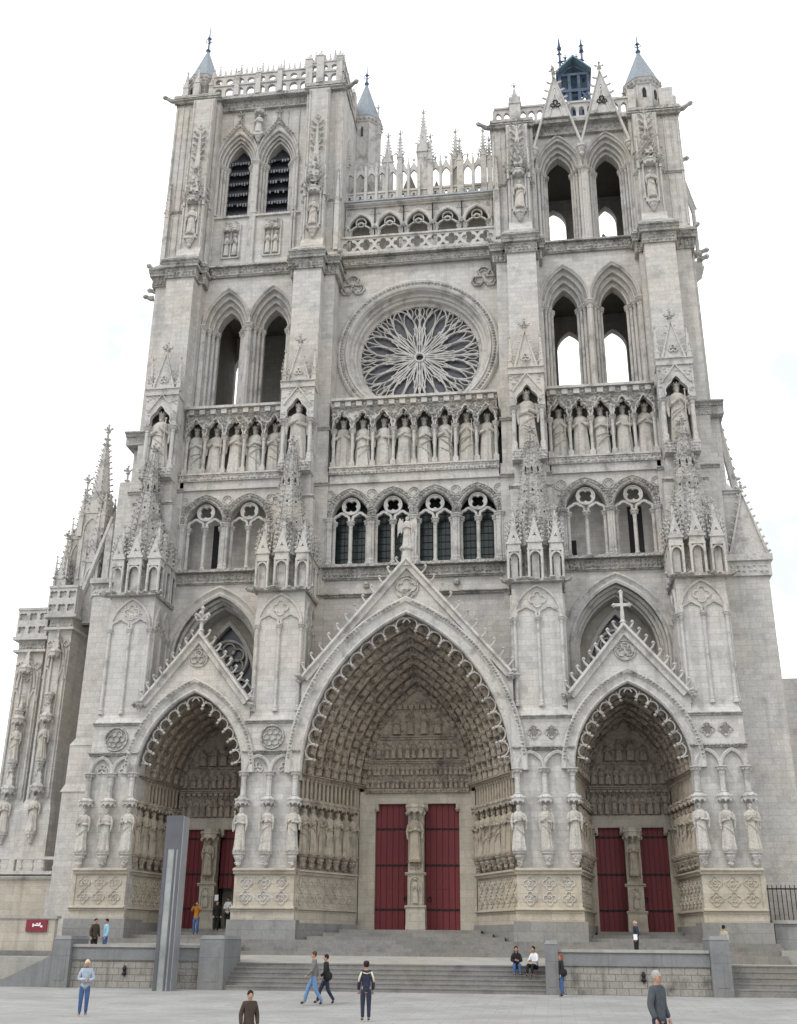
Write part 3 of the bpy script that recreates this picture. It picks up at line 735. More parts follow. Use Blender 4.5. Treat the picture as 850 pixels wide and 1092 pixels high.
# upper buttress bodies
for s, a, b in PIERS:
    inner = a < 10; side = ('left' if s < 0 else 'right')
    if inner: f0, f1, g0, g1 = 5.75, 7.5, 4.95, 7.8
    else: f0, f1, g0, g1 = 13.95, 15.75, 13.6, 16.9
    F0, F1 = sorted((s * f0, s * f1)); G0, G1 = sorted((s * g0, s * g1)); xc = (F0 + F1) / 2
    mb = MB()
    mb.box(G0, G1, -2.0, 1.2, 12.5, 26.9); mb.box(F0, F1, -3.0, -2.0, 18.9, 26.9)
    mb.frust(F0 - .25, F1 + .25, -3.25, -2, 24.9, F0, F1, -2.98, -2, 25.2); mb.box(F0 - .25, F1 + .25, -3.25, -1.9, 18.9, 24.9)
    mb.box(G0 + .12, G1 - .12, -1.75, 1.2, 26.9, 40.6); mb.box(F0, F1, -2.6, -1.75, 26.9, 40.6)
    if not inner:
        q0, q1 = sorted((s * 16.85, s * 17.3)); mb.box(q0, q1, -1.0, 5.5, 12.5, 30.0)
        q0, q1 = sorted((s * 16.7, s * 17.1)); mb.box(q0, q1, -.8, 5.5, 30.0, 42)
    BU = PT(mb, 'buttress', 'wall')
    for m_ in ((F0 - .32, F1 + .32, 24.75, -3.2, .22, .16), (G0 - .05, G1 + .05, 26.0, -2.0, .25, .2), (F0 - .08, F1 + .08, 29.9, -2.6, .25, .15), (G0 + .02, G1 - .02, 29.7, -1.75, .25, .15)):
        mb = MB(); moulding(mb, *m_); PT(mb, 'string_course', 'carve2', BU)
    if not inner:
        mb = MB(); q0, q1 = sorted((s * 15.4, s * 17.55)); moulding(mb, q0, q1, 29.9, -1.75, .35, .4); mb.box(q0, q1, -1.8, 5.5, 29.4, 30.05); PT(mb, 'set_off', 'carve2', BU)
    # top cornice
    mb = MB()
    for (c0, c1, y) in ((F0, F1, -2.6), (G0, G1, -1.75)):
        mb.box(c0 - .1, c1 + .1, y - .12, 1.2, 40.6, 41.3); carve(mb, c0 - .1, c1 + .1, 40.65, 41.25, y - .13, .24, .12, .12)
        mb.box(c0 - .25, c1 + .25, y - .3, 1.2, 41.3, 41.5); moulding(mb, c0 - .3, c1 + .3, 41.5, y - .2, .35, .3)
        mb.frust(c0 - .3, c1 + .3, y - .4, 1.2, 41.85, c0 + .1, c1 - .1, y + .2, 1.2, 42.5)
    PT(mb, 'cornice', 'carve2', BU)
    # king niche
    mb = MB()
    mb.box(xc - .95, xc + .95, -3.6, -2.6, 26.35, 26.95)
    carve(mb, xc - .95, xc + .95, 26.4, 26.95, -3.61, .2, .1, .09)
    for dx in (-.78, .78):
        COLS(BU, [(None, xc + dx, -3.31, 26.95, 29.75, .12, 8, .4, .6), (None, xc + dx, -2.75, 26.95, 29.75, .12, 6, .4, .6)]); mb.box(xc + dx - .13, xc + dx + .13, -3.46, -3.16, 26.95, 27.5)
    mb.plate([(xc - .98, 29.72), (xc - .98, 31.9), (xc + .98, 31.9), (xc + .98, 29.72)] + tre_arch(xc, .66, 29.75, 31.0, 29.72, 5)[::-1], [], -3.5, -3.25)
    for dx in (-.85, .85): mb.box(xc + dx - .1, xc + dx + .1, -3.26, -2.6, 29.75, 31.9)
    mb.sweep(tre_arch(xc, .66, 29.75, 31.0, 29.72, 5), [(0, -3.45), (0, -3.58), (.07, -3.58), (.08, -3.45)]); mb.sweep([(xc - .8, 30.6), (xc, 31.75), (xc + .8, 30.6)], [(-.03, -3.49), (-.03, -3.59), (.04, -3.59), (.04, -3.49)])
    for i in range(60):
        x = rnd(-.92, .92); z = rnd(30.0, 31.7)
        if z > 30.9 + (1 - abs(x) / .9) * .5 or abs(x) > .72: mb.octa((xc + x, -3.51, z), rnd(.07, .11), 1, .7, 1)
    mb.box(xc - 1.02, xc + 1.02, -3.6, -2.6, 31.7, 32.0); moulding(mb, xc - 1.05, xc + 1.05, 31.95, -3.5, .25, .2)
    mb.plate([(xc - .6, 32.2), (xc + .6, 32.2), (xc, 34.5)], [], -3.5, -3.3)
    mb.sweep([(xc - .62, 32.2), (xc, 34.55), (xc + .62, 32.2)], [(-.05, -3.3), (-.05, -3.58), (.06, -3.58), (.06, -3.3)])
    relief_foil(mb, xc, 32.75, .25, -3.5, 3)
    spire(mb, xc, -3.05, 32.2, 34.3, .62, 4, .15, .35, pi / 4, 0)
    for sg in (-1, 1):
        for j in range(5):
            t = (j + .6) / 5.3; crock(mb, (xc + sg * .66 * (1 - t), -3.45, 32.2 + 2.3 * t), (sg, 0, .3), .2)
    finial(mb, xc, -3.4, 34.45, .85); mb.box(xc - .28, xc + .28, -3.46, -3.34, 34.95, 35.07)
    PT(mb, 'king_niche', 'carve', BU)
    for dx in (-.88, .88): mb = MB(); pinnacle(mb, xc + dx, -3.31, 32.1, .13, .5, 1.5, .12, .3, .3); PT(mb, 'pinnacle', 'carve', BU)
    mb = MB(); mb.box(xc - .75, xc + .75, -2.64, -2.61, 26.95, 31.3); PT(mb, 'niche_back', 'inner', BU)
    STAT.append((xc, -3.14, 27.1, 3.62, 0, 'king', 'large crowned king statue in the spired niche on the %s %s buttress' % ('inner' if inner else 'outer', side), 'king statues in the row above the arcade'))

# ---------------------------------------------------------------- bay walls over the portals
mb = MB()
A = arch(0, 5.05, 9.4, 17.25, 14)
mb.plate([(-5.6, 9.0), (-5.6, 20.35), (5.6, 20.35), (5.6, 9.0), (5.05, 9.0)] + A[::-1] + [(-5.05, 9.0)], [], -1.9, -1.2)
W = PT(mb, 'bay_wall', 'wall')
mb = MB(); moulding(mb, -5.5, 5.5, 19.25, -1.9, .22, .3); PT(mb, 'string_course', 'carve2', W)
mb = MB()
for x in (-2.6, 2.4): mb.lathe(x, -2.0, [(.06, 19.75), (.16, 19.8), (.2, 19.95), (.08, 20.1)], 7)
PT(mb, 'carved_head', 'carve2', W)
def big_recess(xc):
    mb = MB(); A = arch(xc, 2.45, 16.0, 19.6, 14, z0=12.4)
    mb.plate([(xc - 2.95, 12.4), (xc - 2.95, 20.35), (xc + 2.95, 20.35), (xc + 2.95, 12.4)] + A[::-1], [], -1.95, -1.2)
    W = PT(mb, 'bay_wall', 'wall')
    mb = MB()
    mb.sweep(A, [(-.02, -1.9), (-.02, -2.02), (.1, -2.06), (.2, -2.0), (.3, -2.04), (.42, -2.14), (.52, -2.1), (.52, -1.9)])
    steps = [(.0, -1.9), (.0, -1.6), (-.14, -1.55), (-.14, -1.3), (-.3, -1.2), (-.3, -.9), (-.4, -.85), (-.4, .7)]
    mb.loft([[(x, y, z) for x, z in arch(xc, 2.45, 16.0, 19.6, 14, u, z0=12.4)] for u, y in steps], closed=False)
    PT(mb, 'recess_moulding', 'carve', W)
    # window at the back
    Bk = arch(xc, 2.3, 16.0, 19.5, 12, z0=12.4); Wn = arch(xc, 1.75, 14.6, 18.6, 12, z0=12.4)
    mb = MB(); mb.plate(Bk[:1] + Bk + Wn[::-1] if False else Bk + Wn[::-1], [], .3, .6); PT(mb, 'recess_back', 'side', W)
    mb = MB(); mb.plate(arch(xc, 1.8, 14.6, 18.65, 12, z0=12.4), [], .62, .66); PT(mb, 'glass', 'glass_blue', W)
    mb = MB(); ring(mb, xc, 16.5, 1.12, .5, .1, .2, 28)
    for i in range(6): ring(mb, xc + .62 * cos(i * pi / 3 + .5), 16.5 + .62 * sin(i * pi / 3 + .5), .36, .5, .05, .14, 12)
    ring(mb, xc, 16.5, .25, .5, .05, .14, 10)
    mb.tube([(xc, .45, 12.4), (xc, .45, 15.4)], .09, 6)
    for dx in (-.85, .85): mb.sweep(arch(xc + dx, .8, 14.2, 15.4, 6, z0=12.4), [(-.06, .5), (-.06, .36), (.06, .36), (.06, .5)])
    mb.sweep(arch(xc, 1.75, 14.6, 18.6, 12, z0=12.4), [(-.1, .5), (-.1, .15), (.12, .15), (.12, .5)])
    PT(mb, 'tracery', 'carve', W)
for s in (-1, 1): big_recess(s * 10.9)

# ---------------------------------------------------------------- window gallery with leafy frieze below
def cut_leaf_arch(mb, xc, w, zs, za, y):
    A = arch(xc, w, zs, za, 12)
    mb.sweep(A, [(-.02, y + .3), (-.02, y - .02), (.06, y - .1), (.14, y - .02), (.3, y - .02), (.36, y - .08), (.4, y + .02)])
    carve_path(mb, A, .22, y - .05, .2, .1, .1)
def win_gallery(x0, x1, centres, glazed, w=1.06):
    y = -1.85
    mb = MB(); outer = [(x0, 21.05), (x0, 26.1), (x1, 26.1), (x1, 21.05)]
    pts = []
    for c in sorted(centres, reverse=True): pts += arch(c, w, 24.0, 25.45, 10, z0=21.05)[::-1]
    mb.plate(outer + pts, [], y, -1.2)
    G = PT(mb, 'window_gallery', 'wall')
    mb = MB()
    mb.box(x0 - .05, x1 + .05, -2.05, -1.2, 20.35, 20.9); moulding(mb, x0 - .05, x1 + .05, 20.25, -1.95, .16, .18)
    carve(mb, x0, x1, 20.42, 20.85, -2.06, .22, .11, .1); mb.box(x0 - .1, x1 + .1, -2.35, .2, 20.92, 21.08)
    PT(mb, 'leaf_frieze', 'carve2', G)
    for c in centres:
        mb = MB(); cut_leaf_arch(mb, c, w + .02, 24.0, 25.45, y); PT(mb, 'leaf_arch', 'carve2', G)
        mb = MB()
        COLS(G, [(None, c, -1.62, 21.05, 23.85, .11, 8, .42, .4)] + [(None, c + dx, -1.6, 21.05, 23.85, .1, 8, .42, .4) for dx in (-w + .1, w - .1)])
        for dx in (-w / 2, w / 2):
            mb.sweep(tre_arch(c + dx, w / 2 - .08, 23.85, 24.35, 23.8, 4)[1:-1], [(-.04, -1.5), (-.04, -1.68), (.09, -1.7), (.1, -1.5)])
        z = 24.78; r = .5
        mb.plate(circle(c, z, r, 22), [foil(c, z, r * .8, 4, pi / 4, 5)], -1.68, -1.5)
        ring(mb, c, z, r, -1.66, .05, .06, 22); 
        PT(mb, 'tracery', 'carve', G)
    cs = sorted(centres); mids = [(a + b) / 2 for a, b in zip(cs[:-1], cs[1:])] + [cs[0] - (cs[1] - cs[0]) / 2 - .02, cs[-1] + (cs[1] - cs[0]) / 2 + .02]
    for m in mids:
        mb = MB(); ring(mb, m, 25.42, .32, y, .04, .08, 14); relief_foil(mb, m, 25.42, .24, y, 4, .03, .06)
        for i in range(16): mb.octa((m + rnd(-.22, .22), y - .02, rnd(24.1, 25.0)), rnd(.08, .14))
        for dx in (-.12, .12): column(mb, m + dx, y - .1, 21.08, 23.95, .09, 8, .42, .4)
        column(mb, m, y - .16, 21.08, 23.95, .09, 8, .42, .4)
        PT(mb, 'clustered_shaft', 'carve', G)
    if glazed:
        mb = MB(); mb.box(x0, x1, -.75, -.7, 21, 25.8); PT(mb, 'glass', 'glass_green', G)
        mb = MB()
        for c in centres:
            for i in range(1, 9): mb.box(c - w, c + w, -.79, -.755, 21.05 + i * .42, 21.08 + i * .42)
            for i in range(-4, 5): mb.box(c + i * .25 - .012, c + i * .25 + .012, -.79, -.755, 21, 25.3)
        PT(mb, 'glazing_bar', 'iron', G)
        mb = MB()
        for m in mids: mb.box(m - .14, m + .14, -1.2, -.7, 21, 25.9)
        PT(mb, 'gallery_pier', 'side', G)
    else:
        mb = MB(); mb.box(x0, x1, -.5, -.4, 21, 25.8); Bk = PT(mb, 'gallery_back_wall', 'wall', G)
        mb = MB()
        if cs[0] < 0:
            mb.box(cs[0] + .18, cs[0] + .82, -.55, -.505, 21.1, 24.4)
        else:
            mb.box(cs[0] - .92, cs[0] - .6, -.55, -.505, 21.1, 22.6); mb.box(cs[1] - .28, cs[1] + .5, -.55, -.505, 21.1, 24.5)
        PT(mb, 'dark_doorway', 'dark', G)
    mb = MB(); mb.box(x0, x1, -2.0, 0, 26.1, 26.2); PT(mb, 'gallery_roof', 'carve', G)
win_gallery(-5.0, 5.0, [-3.62, -1.2, 1.2, 3.62], True)
for s in (-1, 1): win_gallery(*sorted((s * 7.75, s * 13.85)), sorted([s * 9.6, s * 12.2]), False, 1.1)

# ---------------------------------------------------------------- gallery of kings
def kings(x0, x1, n, side):
    p = (x1 - x0) / n
    mb = MB(); mb.box(x0, x1, -.95, -.5, 26.2, 31.3); 
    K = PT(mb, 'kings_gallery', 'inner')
    mb = MB(); mb.box(x0 - .02, x1 + .02, -2.0, -.5, 26.2, 26.62); mb.box(x0 - .04, x1 + .04, -2.12, -.5, 26.62, 27.0)
    carve(mb, x0, x1, 26.62, 27.0, -2.13, .2, .1, .1); mb.box(x0 - .05, x1 + .05, -2.2, -.5, 27.0, 27.1)
    PT(mb, 'leaf_ledge', 'carve', K)
    mb = MB(); pts = []
    for i in range(n - 1, -1, -1):
        c = x0 + (i + .5) * p; pts += tre_arch(c, p * .42, 29.75, 30.75, 29.6, 5)[::-1]
    mb.plate([(x0, 29.6), (x0, 31.35), (x1, 31.35), (x1, 29.6)] + pts, [], -1.95, -1.6)
    for i in range(n):
        c = x0 + (i + .5) * p
        mb.sweep(tre_arch(c, p * .42, 29.75, 30.75, 29.6, 5), [(.0, -1.9), (0, -2.03), (.07, -2.03), (.08, -1.9)])
    PT(mb, 'arcade', 'carve', K)
    mb = MB()
    for i in range(n + 1):
        x = x0 + i * p
        for q in range(64):
            dx = rnd(-.5, .5) * p * .95; z = rnd(29.95, 31.1)
            if z > 29.9 + (1 - abs(dx) * 2.0 / p) * -.2 + abs(dx) * 1.6 / p * .75 and x0 < x + dx < x1: mb.octa((x + dx, -2.0, z), rnd(.06, .12), 1.1, 1.0, 1)
    PT(mb, 'leaf_spandrels', 'carve2', K)
    for i in range(n + 1):
        mb = MB(); x = min(max(x0 + i * p, x0 + .1), x1 - .1); column(mb, x, -1.78, 27.1, 29.65, .095, 8, .45, .55); mb.box(x - .15, x + .15, -1.95, -1.62, 27.1, 27.5)
        PT(mb, 'colonnette', 'carve', K)
    mb = MB(); mb.box(x0, x1, -2.05, -.4, 31.0, 31.32)
    nb = int((x1 - x0) / .62)
    for i in range(nb):
        x = x0 + (i + .5) * (x1 - x0) / nb; mb.box(x - .17, x + .17, -2.2, -2.04, 31.0, 31.3)
        mb.octa((x + (x1 - x0) / nb / 2, -2.1, 31.15), .12)
    mb.box(x0 - .05, x1 + .05, -2.3, .3, 31.34, 31.5)
    PT(mb, 'gallery_cornice', 'carve', K)
    for i in range(n):
        STAT.append((x0 + (i + .5) * p, -1.42, 27.1, 3.28, 0, 'king', '%s crowned stone king from the left in the %s stretch of the gallery of kings' % (ORD[i], side), 'king statues in the row above the arcade'))
kings(-4.85, 4.85, 8, 'central'); kings(-13.8, -7.75, 5, 'left'); kings(7.75, 13.8, 5, 'right')

# ---------------------------------------------------------------- rose window
RC = 35.85
mb = MB(); cc = circle(0, RC, 4.35, 48)
mb.plate(rect(-5.1, 5.1, 30.2, 42.2), [cc], 0, .5)
R = PT(mb, 'rose_wall', 'wall')
mb = MB()
prof = [(5.12, .02), (5.1, -.12), (4.98, -.2), (4.62, -.12), (4.55, -.2), (4.45, -.15), (4.36, .05), (4.3, .35), (4.15, .38), (4.12, .55), (3.98, .6), (3.92, .9), (3.84, .95), (3.84, 1.2)]
mb.loft([[(r * cos(a), y, RC + r * sin(a)) for a in [2 * pi * i / 64 for i in range(64)]] for r, y in prof], cap0=False, cap1=False)
PT(mb, 'rose_frame', 'carve', R, smooth=False)
mb = MB(); carve_path(mb, circle(0, RC, 4.8, 72) + [(4.8, RC)], 0, -.16, .26, .13, .12); PT(mb, 'figure_band', 'carve2', R)
mb = MB(); mb.plate(circle(0, RC, 3.9, 40), [], 1.22, 1.27); PT(mb, 'rose_glass', 'glass_blue', R)
mb = MB(); RR = 3.84; y = 1.0
def pol(r, a): return (r * cos(a), y, RC + r * sin(a))
def rib(fn, r=.06, n=12): mb.tube([pol(*fn(i / n)) for i in range(n + 1)], r, 5)
ring(mb, 0, RC, RR - .04, 1.1, .07, .14, 48); ring(mb, 0, RC, .3, 1.05, .08, .16, 12)
def eye(ac, r0, r1, wd, th, skew=0.):
    pts = []
    for sg in (1, -1):
        for i in range(10):
            t = i / 9 if sg > 0 else 1 - i / 9
            if sg < 0 and i in (0, 9): continue
            s_ = max(0, sin(pi * t ** 1.2)) ** .75 * wd; r = r0 + (r1 - r0) * t
            pts.append(pol(r, ac + (sg * s_ + skew * sin(pi * t)) / r))
    mb.tube(pts, th, 5, True)
for k in range(8):
    a0 = radians(22.5 + 45 * k); b0 = radians(45 * k)
    for sg in (-1, 1):
        eye(a0 + sg * radians(7.2), 1.5, 3.45, .31, .045, sg * .03)            # the paired dark eyes
        rib(lambda t: (.3 + 3.5 * t, a0 + sg * radians(17.5) * (sin(pi * min(1, t ** .85)) ** .7)), .055, 18)
        rib(lambda t: (.35 + 1.25 * t, a0 + sg * radians(7.5) * t), .06, 6)
        rib(lambda t: (.9 + 1.3 * t, a0 + sg * radians(15 - 2 * t)), .05, 6)
        rib(lambda t: (3.3 + .5 * t, a0 + sg * radians(9 - 7 * t)), .05, 4)
        eye(b0 + sg * radians(3.4), .9, 2.1, .07, .038)
        eye(b0 + sg * radians(4.2), 2.0, 3.0, .16, .042)
        eye(b0 + sg * radians(10.5), 2.9, 3.75, .17, .038)
        eye(b0 + sg * radians(2.8), 2.95, 3.7, .13, .038)
        rib(lambda t: (2.6 + 1.15 * t, b0 + sg * radians(8 + 6 * t)), .05, 6)
    rib(lambda t: (.3 + 3.5 * t, a0), .05, 2)
    rib(lambda t: (.3 + 3.5 * t, b0), .06, 2)
PT(mb, 'rose_tracery', 'carve', R)
mb = MB()
for s in (-1, 1):
    relief_foil(mb, s * 4.2, 40.75, .82, 0, 3, .08, .16); relief_foil(mb, s * 4.2, 40.75, .62, 0, 3, .05, .1)
    for i in range(6): mb.octa((s * 4.2 + rnd(-.3, .3), 0, 40.75 + rnd(-.3, .3)), .1)
PT(mb, 'trefoil_relief', 'carve2', R)

# ---------------------------------------------------------------- frieze, pierced balustrade, upper arcade, open screen
def balus(mb, x0, x1, z0, z1, y, n, th=.18, lobes=4):
    dx = (x1 - x0) / n; h = z1 - z0; holes = []
    for i in range(n):
        c = x0 + (i + .5) * dx; holes.append(foil(c, (z0 + z1) / 2, min(dx, h) * .43, lobes, 0 if lobes == 4 else pi / 2, 4))
        if i < n - 1:
            e = x0 + (i + 1) * dx
            for sg in (-1, 1):
                zc = (z0 + z1) / 2 + sg * h * .33; holes.append([(e - dx * .16, zc + sg * h * .06), (e, zc - sg * h * .14), (e + dx * .16, zc + sg * h * .06)])
    mb.plate(rect(x0, x1, z0, z1), holes, y, y + th)
    mb.box(x0, x1, y - .08, y + th + .05, z1, z1 + .14); mb.box(x0, x1, y - .06, y + th + .05, z0 - .14, z0)
mb = MB(); mb.box(-5.0, 5.0, -.3, 1.5, 42.2, 42.75); moulding(mb, -5.05, 5.05, 42.12, -.2, .16, .2); carve(mb, -5, 5, 42.25, 42.7, -.31, .25, .12, .12)
mb.box(-5.1, 5.1, -.6, 1.6, 42.78, 42.95)
F = PT(mb, 'upper_frieze', 'carve2')
mb = MB(); balus(mb, -5.0, 5.0, 43.1, 44.15, -.5, 9); PT(mb, 'balustrade', 'carve')
mb = MB(); cs = [-3.9 + i * 1.93 for i in range(5)]; pts = []
for c in reversed(cs): pts += arch(c, .8, 45.6, 46.75, 8, z0=43)[::-1]
mb.plate([(-5.1, 43), (-5.1, 47.3), (5.1, 47.3), (5.1, 43)] + pts, [], .45, .75)
U = PT(mb, 'upper_arcade', 'wall')
mb = MB()
for c in cs:
    mb.sweep(arch(c, .8, 45.6, 46.75, 8), [(-.05, .5), (-.05, .36), (.04, .32), (.16, .36), (.2, .46)])
    mb.sweep(tre_arch(c, .72, 45.2, 46.2, 45.0, 5)[1:-1], [(-.05, .7), (-.05, .52), (.05, .52), (.05, .7)])
    ring(mb, c, 46.2, .34, .62, .05, .1, 14)
    for dx in (-.72, .72): column(mb, c + dx, .5, 43.6, 45.6, .08, 6, .3, .2)
    for dx in (-.96, .96):
        mb.tube([(c + dx, .36, 44.4), (c + dx, .36, 47.2)], .06, 4); mb.octa((c + dx, .35, 45.7), .2, .8, .8, 1.2); relief_foil(mb, c + dx * .78, 46.85, .16, .45, 3, .03, .06)
PT(mb, 'arcade_moulding', 'carve', U)
mb = MB(); mb.box(-5.1, 5.1, 1.5, 1.6, 43, 47.3); mb.box(-5.1, 5.1, .75, 1.6, 47.2, 47.35); PT(mb, 'arcade_back', 'side', U)
mb = MB()
for c in cs: mb.sweep(arch(c, .5, 44.6, 45.6, 6, z0=43.2), [(-.04, 1.5), (-.04, 1.42), (.04, 1.42), (.04, 1.5)])
mb.box(-2.3, -2.1, 1.46, 1.49, 44.5, 44.9); PT(mb, 'blind_arch', 'carve', U)
mb = MB(); mb.box(-5.15, 5.15, .0, 1.7, 47.5, 47.62); PT(mb, 'ledge', 'lead', U)
mb = MB(); mb.box(-5.12, 5.12, .1, 1.7, 47.36, 47.5); moulding(mb, -5.1, 5.1, 47.2, .45, .2, .3); PT(mb, 'ledge_moulding', 'carve', U)
mb = MB(); n = 14; x0, x1 = -5.1, 5.1; dx = (x1 - x0) / n; holes = []
for i in range(n):
    c = x0 + (i + .5) * dx; holes.append(foil(c, 48.1, .26, 3, pi / 2, 3)); holes.append(arch(c, dx * .36, 49.7, 50.25, 4, z0=48.7)[::1])
mb.plate([(x0, 47.62), (x1, 47.62)] + [p for i in range(n - 1, -1, -1) for p in ((x0 + (i + .93) * dx, 50.2), (x0 + (i + .5) * dx, 50.95), (x0 + (i + .07) * dx, 50.2))], holes, .55, .72)
Sc = PT(mb, 'pierced_screen', 'carve')
mb = MB()
mb.box(x0, x1, .48, .8, 48.48, 48.62)
for i in range(n + 1):
    x = x0 + i * dx; mb.box(x - .085, x + .085, .42, .8, 47.62, 50.7); spire(mb, x, .62, 50.6, 51.15, .1, 4, .07, .3, pi / 4, .2)
for i in range(n):
    x = x0 + (i + .5) * dx; finial(mb, x, .62, 50.9, .38)
PT(mb, 'screen_post', 'carve', Sc)
for X, w, hs, hp in ((-5.0, .16, 3.2, 2.1), (-2.2, .27, 3.5, 2.2), (-1.32, .15, 3.7, 1.9), (.25, .34, 4.1, 3.4), (.75, .16, 3.3, 1.8), (2.45, .22, 3.3, 2.3), (2.75, .16, 3.0, 1.5), (4.35, .17, 3.3, 1.9), (4.75, .14, 2.9, 1.5)):
    mb = MB(); pinnacle(mb, X, .95 if w > .2 else .62, 47.6, w * 1.15, hs, hp, .19, .26, .5); PT(mb, 'pinnacle', 'carve', Sc)
# low carved mass behind the screen
for X, w, h in ((-.75, .42, 3.0), (-3.7, .5, 2.6), (-2.9, .35, 1.9), (-4.6, .4, 2.3), (.2, .42, 3.2), (1.1, .3, 2.2), (3.5, .3, 1.7)):
    mb = MB(); mb.plate([(X - w, 47.6), (X + w, 47.6), (X + w, 47.6 + h * .6), (X, 47.6 + h), (X - w, 47.6 + h * .6)], [foil(X, 48.4, .2, 3)], 1.3, 1.7); PT(mb, 'gablet', 'side', Sc)

# ---------------------------------------------------------------- towers
def stepped(mb, mo, xs, x0, x1, z0, z1, zs, orders, y0, dy=.34):
    """front wall of a tower stage with stepped pointed openings; orders: (half width, apex z)"""
    global CL
    CL = []
    for k, (hw, za) in enumerate(orders):
        pts = []
        for c in sorted(xs, reverse=True): pts += arch(c, hw, zs, za, 10, z0=z0)[::-1]
        y = y0 + k * dy; yb = y + dy if k < len(orders) - 1 else y + .7
        mb.plate([(x0, z0), (x0, z1), (x1, z1), (x1, z0)] + pts, [], y, yb)
        for c in xs:
            mo.sweep(arch(c, hw, zs, za, 10), [(-.01, y + .12), (-.04, y - .02), (.03, y - .08), (.1, y - .03), (.11, y + .02)])
            for sg in (-1, 1):
                CL.append((None, c + sg * (hw - .03), y - .04 + (.08 if k else 0), z0 + .15, zs, .105, 8, .5, .35))
def tower(s, zt_lo, zt_hi, top, lab):
    X = lambda a, b: tuple(sorted((s * a, s * b)))
    x0, x1 = X(7.68, 13.95)
    mb = MB(); mo = MB(); xs = sorted((s * 9.12, s * 12.1))
    stepped(mb, mo, xs, x0, x1, 31.3, 41.5, 37.8, [(1.44, 40.4), (1.22, 40.05), (1.02, 39.7), (.84, 39.35)], -1.05, .28)
    # side walls and the back wall with its own openings
    a, b = X(4.98, 5.6); mb.box(a, b, 1.2, 8.0, 20, top)
    a, b = X(16.4, 17.05); mb.box(a, b, 1.0, 8.0, 20, top)
    a, b = X(4.98, 17.05)
    if s > 0: h1 = [(8.75, 10.5), (11.65, 13.4)]
    else: h1 = [(8.6, 10.5), (11.9, 13.95)]
    holes = [arch(s * (p + q) / 2, (q - p) / 2, 39.2, 40.6, 8, z0=32.0) for p, q in h1]
    if s > 0: holes += [arch((p + q) / 2, (q - p) / 2, 49.5, 50.8, 8, z0=44.5) for p, q in ((8.15, 9.85), (12.0, 13.4))]
    mb.plate(rect(a, b, 20, top), holes, 6.8, 7.4)
    T = PT(mb, 'tower', 'wall'); PT(mo, 'window_moulding', 'carve', T); COLS(T, CL)
    # hood over the pair
    mb = MB()
    for c in xs: mb.sweep(arch(c, 1.5, 37.8, 40.5, 10), [(0, -1.0), (0, -1.16), (.08, -1.2), (.1, -1.0)])
    for m in (xs[0] - 1.5, (xs[0] + xs[1]) / 2, xs[1] + 1.5): column(mb, m, -1.12, 31.5, 37.85, .14, 8, .55, .4)
    PT(mb, 'hood_mould', 'carve', T)
    mb = MB(); a2, b2 = X(5.6, 16.4)
    mb.box(a2, b2, 1.2, 6.8, 41.8, 42.2); mb.box(a2, b2, .6, 6.8, 30.6, 31.2); mb.box(a2, b2, .8, 6.8, top - .4, top)
    for q in (5.62, 7.6, 13.9, 16.2): p, r = X(q, q + .15); mb.box(p, r, 1.2, 6.8, 31.2, top - .4)
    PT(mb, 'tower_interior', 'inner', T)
    # frieze between the stages
    mb = MB(); mb.box(x0, x1, -1.2, .5, 41.5, 42.2); carve(mb, x0, x1, 41.6, 42.1, -1.21, .26, .13, .12); moulding(mb, x0, x1, 41.4, -1.15, .16, .15)
    mb.frust(x0, x1, -1.4, .5, 42.2, x0, x1, -.15, .5, 42.9); mb.box(x0, x1, -1.42, .5, 42.1, 42.2)
    PT(mb, 'leaf_frieze', 'carve2', T)
    # upper stage
    mb = MB(); mo = MB()
    if s > 0:
        xs = [9.27, 12.42]; zs = 48.7
        stepped(mb, mo, xs, 7.6, 14.1, 42.7, top, zs, [(1.38, 51.1), (1.18, 50.8), (1.02, 50.5), (.88, 50.25)], -.1, .24)
    else:
        xs = [-12.55, -9.75]; zs = 51.5
        # solid breast below the sill
        stepped(mb, mo, xs, -14.1, -7.6, 46.95, top, zs, [(1.36, 54.1), (1.18, 53.85), (1.02, 53.65), (.88, 53.45)], -.1, .18)
        mb.box(-14.1, -7.6, -.1, .6, 42.4, 46.95)
        mo.box(-14.1, -7.6, -.25, .2, 46.85, 47.0)
    for m in ([xs[0] - 1.42, xs[0] + 1.45, xs[1] - 1.45, xs[1] + 1.42]):
        for q in (-.14, .06, ): column(mo, m + q, -.2, 43.0 if s > 0 else 43.0, zs + .05, .08, 6, .45, .3)
    for q_ in range(9):
        x = -13.95 + q_ * .8 if s < 0 else 7.75 + q_ * .78
        mo.tube([(x, -.14, zs + (.8 if abs(x - (xs[0] + xs[1]) / 2) > 2.4 else 2.8)), (x, -.14, top - .7)], .04, 4)
    for m in (((xs[0] + xs[1]) / 2 - .1), ((xs[0] + xs[1]) / 2 + .1)): mo.tube([(m, -.22, 43), (m, -.22, zs - .1)], .07, 5)
    for c in xs:
        mo.sweep(arch(c, 1.42, zs, zs + 2.6 if s > 0 else zs + 3.15, 10), [(0, -.08), (0, -.22), (.1, -.28), (.14, -.08)])
    UT = PT(mb, 'tower_stage', 'wall', T); PT(mo, 'window_moulding', 'carve', T); COLS(T, CL)
